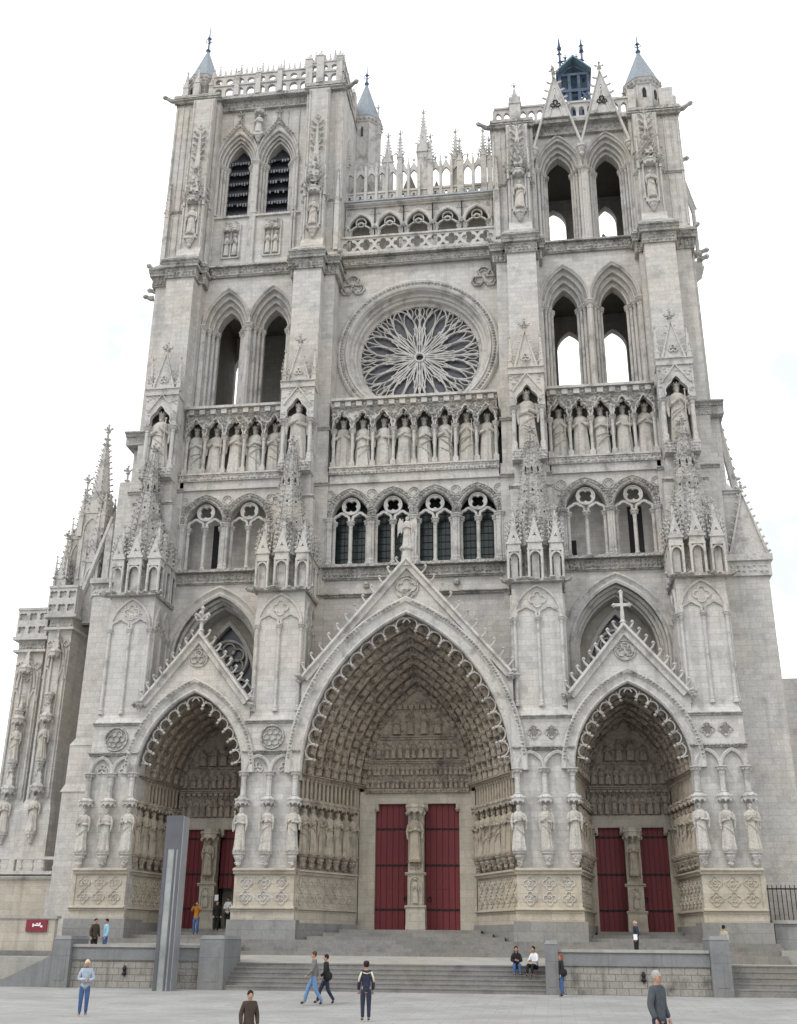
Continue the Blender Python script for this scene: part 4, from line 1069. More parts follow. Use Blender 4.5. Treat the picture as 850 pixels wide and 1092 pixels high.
    # upper buttresses
    for (f0, f1, g0, g1, lab2) in ((5.95, 7.35, 4.98, 7.68, 'inner'), (14.1, 15.6, 13.9, 17.08, 'outer')):
        F0, F1 = X(f0, f1); G0, G1 = X(g0, g1); xc = (F0 + F1) / 2
        mb = MB(); mb.box(G0, G1, -.9, 1.2, 42.2, top); mb.box(F0, F1, -1.55, -.9, 42.2, top - .6)
        mb.frust(F0 - .05, F1 + .05, -2.1, -.9, 42.2, F0 - .02, F1 + .02, -1.6, -.9, 43.6)
        mb.frust(F0, F1, -1.55, -.9, top - .6, F0, F1, -.95, -.9, top)
        bb = PT(mb, 'buttress', 'wall', T)
        # niche with canopy and tall crocketed gable
        mb = MB()
        mb.box(xc - .42, xc + .42, -1.8, -1.5, 44.3, 44.6); corbel(mb, xc, -1.72, 43.6, .3, .7)
        for sg in (-1, 1):
            column(mb, xc + sg * .42, -1.66, 44.6, 47.2, .06, 6, .25, .15)
        mb.sweep(arch(xc, .42, 46.9, 47.8, 6), [(-.04, -1.5), (-.04, -1.72), (.06, -1.74), (.08, -1.5)])
        for sg in (-1, 1):
            for j in range(7):
                t = (j + .4) / 7
                for r_ in (.1, .25, .4): mb.octa((xc + sg * .55 * (1 - t) + rnd(-.1, .1), -1.68, 47.3 + 2.2 * t + rnd(-.1, .1)), rnd(.08, .17))
        canopy(mb, xc, -1.75, 47.1, .4, .5)
        spire(mb, xc, -1.55, 48.0, min(top - .8, 53.2), .42, 4, .26, .42, pi / 4, .6)
        for sg in (-1, 1): pinnacle(mb, xc + sg * .66, -1.6, 47.0, .08, .8, 1.6, .12, .28, .25)
        PT(mb, 'niche', 'carve', T)
        mb = MB()
        for q_ in range(90):
            t = rnd(0, 1) ** 1.4; mb.octa((xc + rnd(-.72, .72) * (1 - t), -1.72 + rnd(-.14, .1), 47.4 + 2.6 * t), rnd(.07, .2) * (1 - .4 * t), 1, 1, 1.2)
        for q_ in range(5):
            for sg in (-1, 1): crock(mb, (xc + sg * .14, -1.62, min(top - .9, 53.0) - .55 * q_), (sg, -.3, .2), .34)
        for sg in (-1, 1):
            for q_ in range(10): mb.octa((xc + sg * rnd(.6, .95), -1.35 + rnd(-.2, .1), rnd(46.6, 48.6)), rnd(.08, .17), 1, 1, 1.3)
        PT(mb, 'canopy_foliage', 'carve2', T)
        mb = MB(); nsh = int((G1 - G0) / .36)
        for q_ in range(nsh):
            x = G0 + .15 + q_ * (G1 - G0 - .3) / (nsh - 1)
            if not F0 - .05 < x < F1 + .05: mb.tube([(x, -.93, 43.2), (x, -.93, 46.9)], .045, 4); mb.tube([(x, -.93, 47.2), (x, -.93, top - .7)], .045, 4)
        for x in (F0 + .1, F1 - .1): mb.tube([(x, -1.58, 43.6), (x, -1.58, top - .7)], .05, 4)
        PT(mb, 'wall_shaft', 'carve', T)
        STAT.append((xc, -1.72, 44.62, 2.2, 0, 'saint', 'weathered statue in the canopied niche high on the %s buttress of the %s tower' % (lab2, lab), None))
        mb = MB(); moulding(mb, G0, G1, 47.0, -.9, .18, .14); PT(mb, 'string_course', 'carve2', T)
        mb = MB(); mb.box(G0 - .1, G1 + .1, -1.1, 1.2, top - .2, top); moulding(mb, G0 - .12, G1 + .12, top - .35, -1.0, .3, .3)
        carve(mb, G0, G1, top - .6, top - .3, -.92, .25, .1, .1)
        PT(mb, 'cornice', 'carve2', T)
        # shafts on the flank
        mb = MB()
        for x in (G0 + .12, G1 - .12, F0 - .1 if f0 < 10 else F0 - .1): mb.tube([(x, -.93, 43), (x, -.93, top - .8)], .06, 5)
        pinnacle(mb, (G1 if s < 0 and f0 < 10 else G0) * 1.0 + (-.25 if s < 0 and f0 < 10 else .25), -1.0, 43.0, .15, 3.6, 2.6, .15, .3, .35)
        PT(mb, 'shaft', 'carve', T)
    return T, xs
TN, xn = tower(-1, 0, 0, 56.7, 'left'); TS, xq = tower(1, 0, 0, 52.0, 'right')
# left tower: louvres, reliefs, ogee hoods, crown
for c in xn:
    mb = MB(); mb.box(c - .95, c + .95, 1.1, 1.15, 46.9, 53.8); 
    L = PT(mb, 'louvre', 'louvre', TN)
    mb = MB()
    for i in range(6):
        z = 47.7 + i * .88; b = mb.V([(c - .9, .62, z), (c + .9, .62, z), (c + .9, 1.08, z + .8), (c - .9, 1.08, z + .8)]); mb.F([(0, 1, 2, 3)], b)
        mb.box(c - .9, c + .9, .61, .65, z - .02, z + .06)
    mb.build('slat', 'louvre', L)
    mb = MB()
    for i in range(6):
        z = 47.7 + i * .88
        for k in range(9):
            x = c - .76 + k * .19
            if rnd(0, 1) < .85: mb.box(x - .05, x + .05, .57, .605, z - rnd(.12, .24), z + .05)
    mb.build('slat_edge', 'louvre_edge', L)
    mb = MB()
    mb.plate(rect(c - .62, c + .62, 43.6, 46.4), [rect(c - .5, c - .04, 43.7, 45.8), rect(c + .04, c + .5, 43.7, 45.8)], -.22, -.08)
    for dx in (-.27, .27):
        figure(mb, c + dx, -.2, 43.8, 1.75, .34, 8); canopy(mb, c + dx, -.2, 45.7, .26, .35)
        for q in range(6): mb.octa((c + dx + rnd(-.2, .2), -.24, rnd(46, 46.5)), .12)
    PT(mb, 'paired_relief', 'carve', TN)
    mb = MB()
    for sg in (-1, 1):
        for j in range(8):
            t = j / 8; mb.octa((c + sg * 1.0 * (1 - t) ** 1.5, -.25, 53.6 + 1.6 * t), .14)
        mb.tube([(c + sg * 1.1, -.2, 53.3), (c + sg * .5, -.22, 54.1), (c + sg * .12, -.22, 54.7), (c, -.22, 55.4)], .07, 5)
    finial(mb, c, -.22, 55.2, .7); PT(mb, 'ogee_hood', 'carve2', TN)
mb = MB(); xm = sum(xn) / 2; mb.box(xm - .35, xm + .35, -.5, 0, 53.6, 53.8); figure(mb, xm, -.4, 53.8, 1.6, .5, 8); canopy(mb, xm, -.4, 55.4, .35, .4); corbel(mb, xm, -.35, 53.0, .28, .6); PT(mb, 'relief_figure', 'carve', TN)
mb = MB(); mb.box(-14.2, -7.5, -.35, 1.2, 56.0, 56.7); carve(mb, -14.1, -7.6, 56.1, 56.6, -.36, .3, .14, .12); mb.box(-17.2, -4.9, -.78, 7.6, 56.7, 56.95); mb.box(-7.7, -4.9, -1.25, -.7, 56.7, 56.94); mb.box(-17.2, -13.9, -1.25, -.7, 56.7, 56.94); PT(mb, 'crown_cornice', 'carve2', TN)
mb = MB()
def crown(mb, x0, x1, y, n):
    dx = (x1 - x0) / n; holes = []
    for i in range(n):
        c = x0 + (i + .5) * dx; holes.append(arch(c, dx * .34, 57.5, 57.75, 3, z0=57.1)); holes.append(circle(c, 58.35, dx * .33, 10))
    mb.plate(rect(x0, x1, 56.96, 58.8), holes, y, y + .25)
    mb.box(x0, x1, y - .08, y + .33, 57.9, 58.0); mb.box(x0, x1, y - .06, y + .31, 58.8, 58.92)
    for i in range(n):
        spire(mb, x0 + (i + .5) * dx, y + .12, 58.9, 59.75 if i % 2 == 0 else 59.4, .13, 4, .1, .25, pi / 4, .22); spire(mb, x0 + i * dx, y + .12, 58.9, 59.5, .11, 4, .09, .25, pi / 4, .18)
crown(mb, -14.6, -7.6, -.7, 9); crown(mb, -7.5, -5.4, -1.15, 3); crown(mb, -14.6, -5.2, 6.9, 12)
old = None
mb.M = Matrix.Translation((-5.1, 0, 0)) @ Matrix.Rotation(pi / 2, 4, 'Z'); crown(mb, -1, 7, 0, 9); mb.M = None
PB = PT(mb, 'crown_balustrade', 'carve', TN)
for X_, h, w, y in ((-12.85, 1.75, .17, -.7), (-11.3, 1.8, .17, -.7), (-9.75, 1.95, .17, -.7), (-7.55, 2.15, .24, -1.1), (-6.75, 2.35, .26, -1.15), (-5.4, 2.2, .2, -1.1), (-5.1, 2.2, .2, 2.5), (-5.1, 2.2, .2, 5.0)):
    mb = MB(); mb.box(X_ - w, X_ + w, y - .15, y + .35, 56.96, 56.96 + h); b = 56.96 + h
    mb.frust(X_ - w * 1.1, X_ + w * 1.1, y - .2, y + .4, b, X_ - .05, X_ + .05, y + .05, y + .15, b + .55); mb.octa((X_, y + .1, b + .6), .1)
    PT(mb, 'merlon', 'carve', PB)
# corner turret, left tower
def turret(T, x, y, r, z0, z1, z2, roofmat='slate', n=8, fin=2.2, slots=True):
    mb = MB(); mb.lathe(x, y, [(r, z0), (r, z1 - .5), (r * 1.08, z1 - .45), (r * 1.14, z1 - .1), (r * 1.18, z1)], n, rot=pi / n)
    for i in range(n):
        a = pi / n + 2 * pi * i / n; mb.tube([(x + r * cos(a), y + r * sin(a), z0), (x + r * cos(a), y + r * sin(a), z1 - .5)], .07, 5)
        for j in range(3): mb.octa((x + r * 1.12 * cos(a + j * .25), y + r * 1.12 * sin(a + j * .25), z1 - .25), .13)
    t = PT(mb, 'turret', 'carve', T)
    mb = MB(); mb.lathe(x, y, [(r * 1.2, z1 + .01), (r * 1.1, z1 + .15), (.08, z2)], n, rot=pi / n); mb.build('turret_roof', roofmat, T)
    mb = MB(); mb.lathe(x, y, [(.09, z2 - .25), (.13, z2), (.2, z2 + .12), (.08, z2 + .25), (.05, z2 + fin * .45), (.16, z2 + fin * .5), (.05, z2 + fin * .56), (.02, z2 + fin)], 6)
    for k in range(4):
        a = k * pi / 2; mb.tube([(x, y, z2 + fin * .3), (x + .22 * cos(a), y + .22 * sin(a), z2 + fin * .38), (x + .18 * cos(a), y + .18 * sin(a), z2 + fin * .5)], .03, 4)
    mb.build('roof_finial', 'copper', T)
    if slots:
        mb = MB()
        for i in range(n):
            a = 2 * pi * i / n; mb.M = Matrix.Translation((x + r * cos(pi / n) * cos(a), y + r * cos(pi / n) * sin(a), 0)) @ Matrix.Rotation(a + pi / 2, 4, 'Z'); mb.plate(arch(0, .11 * r, z1 - 1.0, z1 - .75, 3, z0=z1 - 1.6), [], -.03, .02)
        mb.M = None; mb.build('turret_window', 'dark', T)
    return t
turret(TN, -15.75, .6, 1.05, 56.9, 59.5, 62.7, fin=2.6)
mb = MB(); 
for a in range(5): pinnacle(mb, -15.75 + 1.35 * cos(a * pi / 4 + pi), .6 + 1.35 * sin(a * pi / 4 + pi), 56.9, .2, 1.4, 1.3, .12, .3, .3)
PT(mb, 'turret_pinnacle', 'carve', TN)
turret(TN, -4.5, 4.6, 1.12, 42.0, 58.0, 62.0, fin=1.9, slots=False)
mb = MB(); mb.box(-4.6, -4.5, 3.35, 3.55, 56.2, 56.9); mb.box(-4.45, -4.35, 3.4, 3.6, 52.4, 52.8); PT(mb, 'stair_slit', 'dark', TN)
mb = MB(); pinnacle(mb, -3.5, 4.2, 52.0, .2, 4.6, 2.4, .15, .35, .5); pinnacle(mb, -3.1, 4.0, 47.5, .22, 3.4, 2.4, .15, .35, .5); pinnacle(mb, -5.0, 3.2, 57.6, .1, .3, 1.2, .1, .3, .3); PT(mb, 'turret_pinnacle', 'carve', TN)
mb = MB(); mb.tube([(-9.0, 3.5, 57), (-9.0, 3.5, 61.2)], .035, 5); mb.tube([(-9.5, 3.5, 60.8), (-8.5, 3.5, 60.8)], .035, 5); mb.tube([(-9.0, 3.5, 61.2), (-9.0, 3.5, 61.7)], .03, 5); mb.lathe(-9, 3.5, [(.25, 57), (.05, 59.6)], 6); PT(mb, 'iron_cross', 'iron', TN)
# right tower crown
mb = MB(); mb.box(7.5, 14.2, -.35, 1.2, 51.35, 52.0); carve(mb, 7.6, 14.1, 51.45, 51.9, -.36, .3, .13, .12); mb.box(4.9, 17.2, -.78, 7.6, 52.0, 52.25); mb.box(4.9, 7.75, -1.25, -.7, 52.0, 52.24); mb.box(13.9, 17.2, -1.25, -.7, 52.0, 52.24); PT(mb, 'crown_cornice', 'carve2', TS)
mb = MB(); n = 16; x0, x1 = 5.2, 14.0; dx = (x1 - x0) / n
mb.plate(rect(x0, x1, 52.26, 53.5), [arch(x0 + (i + .5) * dx, dx * .33, 52.95, 53.25, 4, z0=52.45) for i in range(n)], -.72, -.5)
mb.box(x0, x1, -.82, -.45, 53.5, 53.64); mb.box(16.0, 17.1, -.75, -.5, 52.26, 53.4)
mb.plate(rect(5.2, 13.9, 52.26, 53.5), [arch(5.2 + (i + .5) * .87, .27, 52.95, 53.25, 4, z0=52.45) for i in range(10)], 7.1, 7.3)
mb.box(5.1, 5.35, -.7, 7.2, 52.26, 53.5)
PT(mb, 'crown_balustrade', 'carve', TS)
mb = MB(); pinnacle(mb, 6.6, -.8, 52.25, .36, 1.3, 1.5, .16, .4, .5); PT(mb, 'pinnacle', 'carve', TS)
for c, zt in ((9.27, 55.8), (12.3, 55.9)):
    mb = MB(); wd = 1.55; zb = 49.9
    mb.sweep([(c - wd, zb), (c, zt), (c + wd, zb)], [(-.08, -.8), (-.08, -1.04), (.06, -1.08), (.06, -.8)])
    mb.plate([(c - 1.0, 52.3), (c + 1.0, 52.3), (c, zt)], [foil(c, 54.6, .13, 3, pi / 2, 3)], -.98, -.86)
    for sg in (-1, 1): mb.tube([(c + sg * .45, -1.0, 52.3), (c, -1.0, 54.4)], .06, 4); relief_foil(mb, c, 53.3, .34, -.98, 3)
    for sg in (-1, 1):
        for j in range(4):
            t = .55 + j * .11; mb.tube([(c + sg * wd * (1 - t), -1.0, zb + (zt - zb) * t), (c + sg * (wd * (1 - t) + .22), -1.0, zb + (zt - zb) * t + .1)], [.08, .07], 5); mb.octa((c + sg * (wd * (1 - t) + .25), -1, zb + (zt - zb) * t + .14), .11)
    finial(mb, c, -1.0, zt - .2, .8)
    for sg in (-1, 1): corbel(mb, c + sg * wd, -.75, zb - .75, .3, .8); mb.box(c + sg * wd - .1, c + sg * wd + .1, -1.0, -.1, zb - .05, zb + .1)
    PT(mb, 'gable', 'carve', TS)
turret(TS, 15.2, .9, 1.15, 52.2, 55.6, 58.9, fin=1.6)
mb = MB(); mb.box(14.0, 14.5, -.8, -.2, 52.25, 54.2); mb.box(16.0, 16.9, -.9, 0, 52.25, 54.0); PT(mb, 'turret_base', 'wall', TS)
# leaded lantern on the right tower
mb = MB(); x0, x1, y0, y1 = 9.85, 11.85, 3.0, 5.0; zc = 56.4
for x in (x0, (x0 * 2 + x1) / 3, (x0 + 2 * x1) / 3, x1):
    for y in (y0, y1): mb.box(x - .1, x + .1, y - .1, y + .1, 52.3, 59.6)
mb.box(x0, x1, y0 + .3, y1 - .3, 52.3, 56.6)
for y in (y0, y1):
    mb.box(x0 - .1, x1 + .1, y - .12, y + .12, 56.5, 56.8); mb.box(x0 - .1, x1 + .1, y - .12, y + .12, 57.9, 58.15); mb.box(x0 - .1, x1 + .1, y - .12, y + .12, 59.4, 59.6)
    for sg in (-1, 1):
        xm = (x0 + x1) / 2; mb.tube([(xm + sg * 1.2, y, 56.7), (xm + sg * .5, y, 57.9)], .1, 4); mb.tube([(xm + sg * .2, y, 56.7), (xm + sg * .9, y, 57.9)], .08, 4); mb.tube([(xm + sg * 1.2, y, 59.4), (xm + sg * .1, y, 60.3)], .08, 4)
mb.box(x0 + .5, x1 - .5, y0 + .5, y1 - .5, 56.6, 59.4)
Lt = PT(mb, 'bell_lantern', 'copper', TS)
mb = MB(); xm = (x0 + x1) / 2
mb.loft([[(x0 - .25, y, 59.5), (x0 - .25, y, 59.62), (xm, y, 61.0), (x1 + .25, y, 59.62), (x1 + .25, y, 59.5), (xm, y, 60.8)] for y in (y0 - .5, y1 + .4)])
mb.build('lantern_roof', 'coppertop', TS)
mb = MB()
for x, h in ((10.0, 64.2), (11.6, 63.9)):
    mb.tube([(x, 4, 59.8), (x, 4, h - .8)], .09, 6)
    for z in (61.8, 62.6, 63.2): mb.octa((x, 4, z), .2); mb.tube([(x - .2, 4, z), (x + .2, 4, z)], .04, 4)
    mb.lathe(x, 4, [(.16, h - 1.2), (.02, h)], 6)
for z in (61.0, 61.9): mb.tube([(10, 4, z), (11.6, 4, z)], .06, 4)
for k in range(2):
    a = 10 + k * .8; mb.tube([(a, 4, 61), (a + .8, 4, 61.9)], .045, 4); mb.tube([(a + .8, 4, 61), (a, 4, 61.9)], .045, 4); finial(mb, a + .4, 4, 61.9, .5)
mb.tube([(9.4, 4, 59.6), (9.4, 4, 61.6)], .06, 5); mb.octa((9.4, 4, 61.2), .16)
mb.build('lantern_cresting', 'copper', TS)
mb = MB()
for z in (43.3, 44.2): mb.tube([(8.0, 2.5, z), (13.6, 2.5, z)], .12, 4)
mb.tube([(8.6, 2.5, 43), (10.2, 2.5, 45.2)], .1, 4); mb.tube([(13.4, 2.5, 43), (12.0, 2.5, 45.2)], .1, 4)
PT(mb, 'bell_frame', 'slate', TS)

# gargoyles
def garg(parent, x, y, z, dx, dy, L=.9, up=0.1):
    L *= .82
    mb = MB(); d = Vector((dx, dy, 0)).normalized()
    P0 = Vector((x, y, z)); pts = [P0, P0 + d * L * .4 + Vector((0, 0, -.04)), P0 + d * L * .75 + Vector((0, 0, up * .6)), P0 + d * L + Vector((0, 0, up)), P0 + d * (L + .14) + Vector((0, 0, up + .02))]
    mb.tube([tuple(p) for p in pts], [.22, .18, .13, .17, .07], 6); mb.octa(tuple(pts[3] + Vector((0, 0, .1))), .09, 1, 1, 1.3)
    PT(mb, 'gargoyle', 'carve2', parent)
for T, s in ((TN, -1), (TS, 1)):
    top = 56.8 if s < 0 else 52.1
    garg(T, s * 17.1, -1.0, top - .1, s, -.3, 1.0, .2); garg(T, s * 5.0, -1.0, top - .3, -s, -.3, 1.1, .2); garg(T, s * 17.1, 1.5, top - 2.2, s, -.2, .8, .05)
    for x, y, z in ((s * 13.6, -2.0, 41.9), (s * 7.9, -2.2, 41.9), (s * 16.9, -1.8, 41.9), (s * 5.0, -1.9, 41.9)): garg(T, x, y, z, s if abs(x) > 10 else -s, -1, .6, .15)
    garg(T, s * 17.3, .5, 41.8, s, -.2, 1.0, .1); garg(T, s * 17.3, -.6, 40.6, s, -.3, .7, .05); garg(T, s * 17.3, 2.0, 42.6, s, -.2, .8, .05)
# crocketed flying ribs seen at the outer edge of the towers
for s in (-1, 1):
    mb = MB()
    z0_, z1_ = (43.2, 54) if s < 0 else (43.2, 50)
    for i in range(22):
        t = i / 22; crock(mb, (s * (17.15 + .75 * (1 - t) ** 1.2 * (1 if t > .35 else .95)), 2.2, 46.4 + (z1_ - 46.4) * t), (s, 0, 0), .3)
    mb.tube([(s * 17.9, 2.2, 46.2), (s * 17.2, 2.2, z1_)], .14, 5)
    mb.tube([(s * 17.9, 2.2, 42), (s * 17.9, 2.2, 46.4)], .13, 6); mb.tube([(s * 17.5, 2.2, 42), (s * 17.5, 2.2, 46.4)], .1, 6)
    mb.box(*sorted((s * 17.0, s * 18.0)), 1.6, 3.2, 41.6, 42.0); mb.frust(*sorted((s * 17.0, s * 17.2)), 1.8, 2.6, 40.6, *sorted((s * 17.0, s * 18.1)), 1.6, 3.0, 41.6)
    PT(mb, 'edge_pinnacle', 'carve', TN if s < 0 else TS)

# ---------------------------------------------------------------- flanks, nave body, side chapels
mb = MB()
mb.box(-17.9, -16.0, -3.0, 8, .8, 20.4); mb.frust(-18.15, -16.0, -3.15, 8, 11.2, -17.9, -16.0, -3.0, 8, 11.6); mb.box(-18.12, -16.0, -3.12, 8, 9.2, 11.2)
mb.frust(-18.3, -16.0, -3.25, 8, 8.8, -18.12, -16.0, -3.12, 8, 9.2); mb.box(-18.2, -16.0, -3.2, 8, .8, 8.8)
mb.box(-17.6, -16.0, -1.9, 8, 20.4, 26.9)
PT(mb, 'flank_wall', 'wall'); mb = MB()
mb.box(16.0, 18.75, -2.2, 8, .8, 20.6); mb.box(16.0, 17.75, -1.7, 8, 20.6, 24.6)
mb.frust(16, 17.75, -1.7, 8, 24.6, 16, 17.3, -1.4, 8, 25.3); mb.box(16, 17.35, -1.2, 8, 25, 29.6)
mb.box(18.75, 30, 1.5, 9, .8, 15)
FL = PT(mb, 'flank_wall', 'wall')
mb = MB(); moulding(mb, 15.9, 17.9, 24.5, -1.7, .3, .25); mb.box(16, 19.0, -2.5, 8, 20.4, 20.75); mb.box(16, 18.9, -2.35, 8, 19.6, 20.4); carve(mb, 16.2, 18.8, 19.7, 20.3, -2.36, .3, .12, .1)
mb.box(-18.1, -16, -3.2, 8, 20.2, 20.5); carve(mb, -18, -16.2, 19.6, 20.15, -3.02, .25, .12, .1); mb.box(-18.0, -16, -3.1, 8, 19.5, 19.62)
PT(mb, 'flank_cornice', 'carve', FL)
# gabled niche and crocketed slope at the right edge
mb = MB()
mb.plate([(17.0, 20.8), (18.9, 20.8), (17.9, 24.3)], [], -2.0, -1.75)
mb.sweep([(16.95, 20.8), (17.9, 24.4), (18.9, 20.8)], [(-.06, -1.8), (-.06, -2.1), (.08, -2.1), (.08, -1.8)])
for sg, xa in ((-1, 16.95), (1, 18.9)):
    for j in range(9):
        t = (j + .5) / 9; crock(mb, (xa + (17.9 - xa) * t, -1.95, 20.8 + 3.6 * t), (sg, 0, .2), .24)
finial(mb, 17.9, -1.95, 24.2, .8)
for i in range(16):
    t = i / 16; crock(mb, (18.9 - 1.5 * t ** .9, 1.0, 21.5 + 10.0 * t), (1, 0, 0), .34)
mb.tube([(18.85, 1.0, 20.8), (17.5, 1.0, 31.4)], .22, 5); finial(mb, 18.2, 1, 25.9, .9)
PT(mb, 'corner_pinnacle', 'carve', FL)
# nave behind (keeps the building solid from other viewpoints)
mb = MB(); mb.box(-4.9, 4.9, 1.3, 45, 0, 42.1); mb.box(-16.4, 16.4, 1.4, 6.7, 0, 30.5); mb.box(-16.4, 16.4, 6.7, 45, 0, 16)  # middle box: unseen solid core added to block light behind the front
mb.loft([[(-6, y, 40), (0, y, 46), (6, y, 40)] for y in (9, 45)]) if False else None
PT(mb, 'nave', 'side')
mb = MB(); mb.loft([[(-4.6, y, 42.1), (0, y, 44.6), (4.6, y, 42.1)] for y in (3.0, 45)]); PT(mb, 'nave_roof', 'slate')

# side chapel buttresses at the left
def chapel(xa, xb, y0, y1, z1, name='chapel_buttress'):
    mb = MB(); mb.box(xa, xb, y0, y1, .8, z1); w = (xb - xa)
    mb.frust(xa - .2, xb + .2, y0 - .25, y1, 8.6, xa, xb, y0, y1, 9.2); mb.box(xa - .2, xb + .2, y0 - .25, y1, .8, 8.6)
    o = PT(mb, name, 'wall'); xc = (xa + xb) / 2
    mb = MB()
    for x in (xa + .15, xb - .15, xa + w * .32, xb - w * .32): mb.tube([(x, y0 - .05, 9.3), (x, y0 - .05, z1 - 2)], .07, 5)
    mb.sweep(arch(xc, w * .33, z1 - 3.0, z1 - 1.1, 6), [(-.06, y0 + .02), (-.06, y0 - .12), (.06, y0 - .12), (.06, y0 + .02)])
    relief_foil(mb, xc, z1 - 2.3, w * .16, y0)
    for x in (xa + w * .16, xb - w * .16): relief_foil(mb, x, z1 - 1.6, w * .13, y0); mb.sweep(arch(x, w * .14, z1 - 3.8, z1 - 3.1, 4), [(-.04, y0), (-.04, y0 - .08), (.04, y0 - .08), (.04, y0)])
    for z in (9.6, 13.7, 17.6 if z1 > 20 else 16.8):
        canopy(mb, xc, y0 - .3, z + .0, .38, .5); spire(mb, xc, y0 - .2, z + .4, z + 1.5, .3, 4, .16, .3, pi / 4, .3); corbel(mb, xc, y0 - .3, z - 2.9, .3, .7)
    mb.box(xa - .2, xb + .2, y0 - .25, y1, z1 - .75, z1 - .6); carve(mb, xa, xb, z1 - .6, z1 - .05, y0 - .05, .25, .12, .12); mb.box(xa - .28, xb + .28, y0 - .35, y1, z1, z1 + .2)
    PT(mb, 'chapel_tracery', 'carve', o)
    mb = MB(); n = 3; dx = (w + .3) / n
    mb.plate(rect(xa - .15, xb + .15, z1 + .2, z1 + 1.9), [foil(xa - .15 + (i + .5) * dx, z1 + .62 + .85 * j, .3, 4, pi / 4, 3) for i in range(n) for j in range(2)], y0 - .3, y0 - .15)
    mb.box(xa - .2, xb + .2, y0 - .12, y0 - .08, z1 + .2, z1 + 1.85)
    mb.box(xa - .2, xb + .2, y0 - .36, y0 - .08, z1 + 1.9, z1 + 2.05); mb.box(xb + .1, xb + .2, y0, y1, z1 + .2, z1 + 1.95)
    PT(mb, 'chapel_parapet', 'carve', o)
    for z, nm in ((6.9 + .55, 'lowest'), (10.8 + .7, 'middle')):
        STAT.append((xc, y0 - .32, z if False else (7.4 if nm == 'lowest' else 11.5), 2.1, 0, 'saint', '%s statue in the stack on the %s chapel buttress at the left' % (nm, 'nearer' if xb > -23.2 else 'farther'), None))
    return o
ch = chapel(-23.25, -21.75, 3.0, 9, 20.1)
ch2 = chapel(-25.4, -23.7, 3.6, 9, 18.9)
mb = MB(); mb.box(-24.5, -23.5, 4.6, 9, 0, 17.8); mb.box(-36, -25.4, 4.6, 9, 0, 4.5); mb.box(-22.0, -17.6, 7.9, 9, 0, 21); PT(mb, 'chapel_wall', 'side')
for x, y, zb, h1, zt, w in ((-21.9, 5, 20.0, 7.6, 33.6, .75), (-23.0, 5.2, 20.5, 5.5, 30.0, .45), (-22.4, 6.0, 20.5, 7.0, 31.2, .5), (-20.6, 6, 20, 7.0, 30.9, .4), (-21.4, 4.2, 20.0, 4.0, 28.0, .45), (-20.3, 4.5, 19, 4.2, 26.4, .35), (-23.4, 4.2, 20.0, 3.0, 25.6, .35)):
    mb = MB(); mb.box(x - w, x + w, y - w, y + w, zb, zb + h1)
    for k in range(4):
        old = Matrix.Translation((x, y, 0)) @ Matrix.Rotation(k * pi / 2, 4, 'Z'); mb.M = old
        mb.sweep(arch(0, w * .7, zb + h1 - 1.2, zb + h1 - .3, 4, z0=zb + h1 * .4), [(-.05, -w + .02), (-.05, -w - .07), (.05, -w - .07), (.05, -w + .02)])
        mb.plate([(-w, zb + h1), (w, zb + h1), (0, zb + h1 + 2.2 * w)], [], -w - .05, -w + .1)
        for sg in (-1, 1):
            for j in range(3): crock(mb, (sg * w * (1 - j / 3.3), -w, zb + h1 + 2.2 * w * j / 3.3), (sg, 0, .2), .2)
        mb.M = None
        a = pi / 4 + k * pi / 2; 
    spire(mb, x, y, zb + h1, zt, w * 1.1, 8, .24 if w > .5 else .18, .42, pi / 8, .8)
    for sx in (-1, 1):
        for sy in (-1, 1): pinnacle(mb, x + sx * w, y + sy * w, zb + h1 - 1.6, w * .2, 1.4, 1.5, .12, .35, .3)
    PT(mb, 'chapel_pinnacle', 'carve')
mb = MB()
for i in range(10):
    t = i / 9; crock(mb, (-20.2 + 1.6 * (1 - t) * -1, 3.6, 21.5 + 5.5 * t), (.3, 0, 1), .28)
mb.tube([(-21.8, 3.6, 21.4), (-20.2, 3.6, 27.0)], .16, 5); mb.box(-20.5, -20.1, 3.5, 3.9, 20, 26.5); PT(mb, 'flying_rib', 'carve')

# ================================================================ TERRACE, STEPS, GROUND
def stru(o): o['kind'] = 'structure'; return o
mb = MB()
rings = []
for y, z in ((60, -.12), (-11.9, -.12), (-13.5, -.17), (-20, -.36), (-28, -.38), (-70, -.4), (-700, -.4)):
    rings.append([(-700, y if y < 60 else 700, z), (-40, y if y < 60 else 700, z), (40, y if y < 60 else 700, z), (700, y if y < 60 else 700, z)])
mb.loft(rings, closed=False); stru(mb.build('plaza', 'ground'))
# lower flight, landing, upper flight
def flight(x0, x1, y0, z0, n, rise, tread, yback):
    mb = MB()
    for i in range(n):
        mb.box(x0, x1, y0 + i * tread, yback, z0 + i * rise - (.4 if i == 0 else 0), z0 + (i + 1) * rise)
        mb.box(x0, x1, y0 + i * tread - .025, y0 + i * tread + .1, z0 + (i + 1) * rise - .05, z0 + (i + 1) * rise + .003)
    return mb
stru(flight(-6.9, 6.45, -12.2, -.12, 6, .162, .36, -9.9).build('lower_steps', 'step'))
mb = MB(); mb.frust(-40, 40, -10.1, -6.9, -.5, -40, 40, -10.1, -6.9, 0); mb = MB()
b = mb.V([(-8.0, -10.1, .856), (13.4, -10.1, .856), (13.4, -7.6, 1.12), (-8.0, -7.6, 1.12), (-8.0, -10.1, .0), (13.4, -10.1, .0), (13.4, -7.6, .0), (-8, -7.6, 0)])
mb.F([(0, 1, 2, 3), (4, 5, 1, 0), (1, 5, 6, 2), (3, 2, 6, 7), (0, 3, 7, 4)], b); stru(mb.build('landing', 'landing'))
mb = MB()
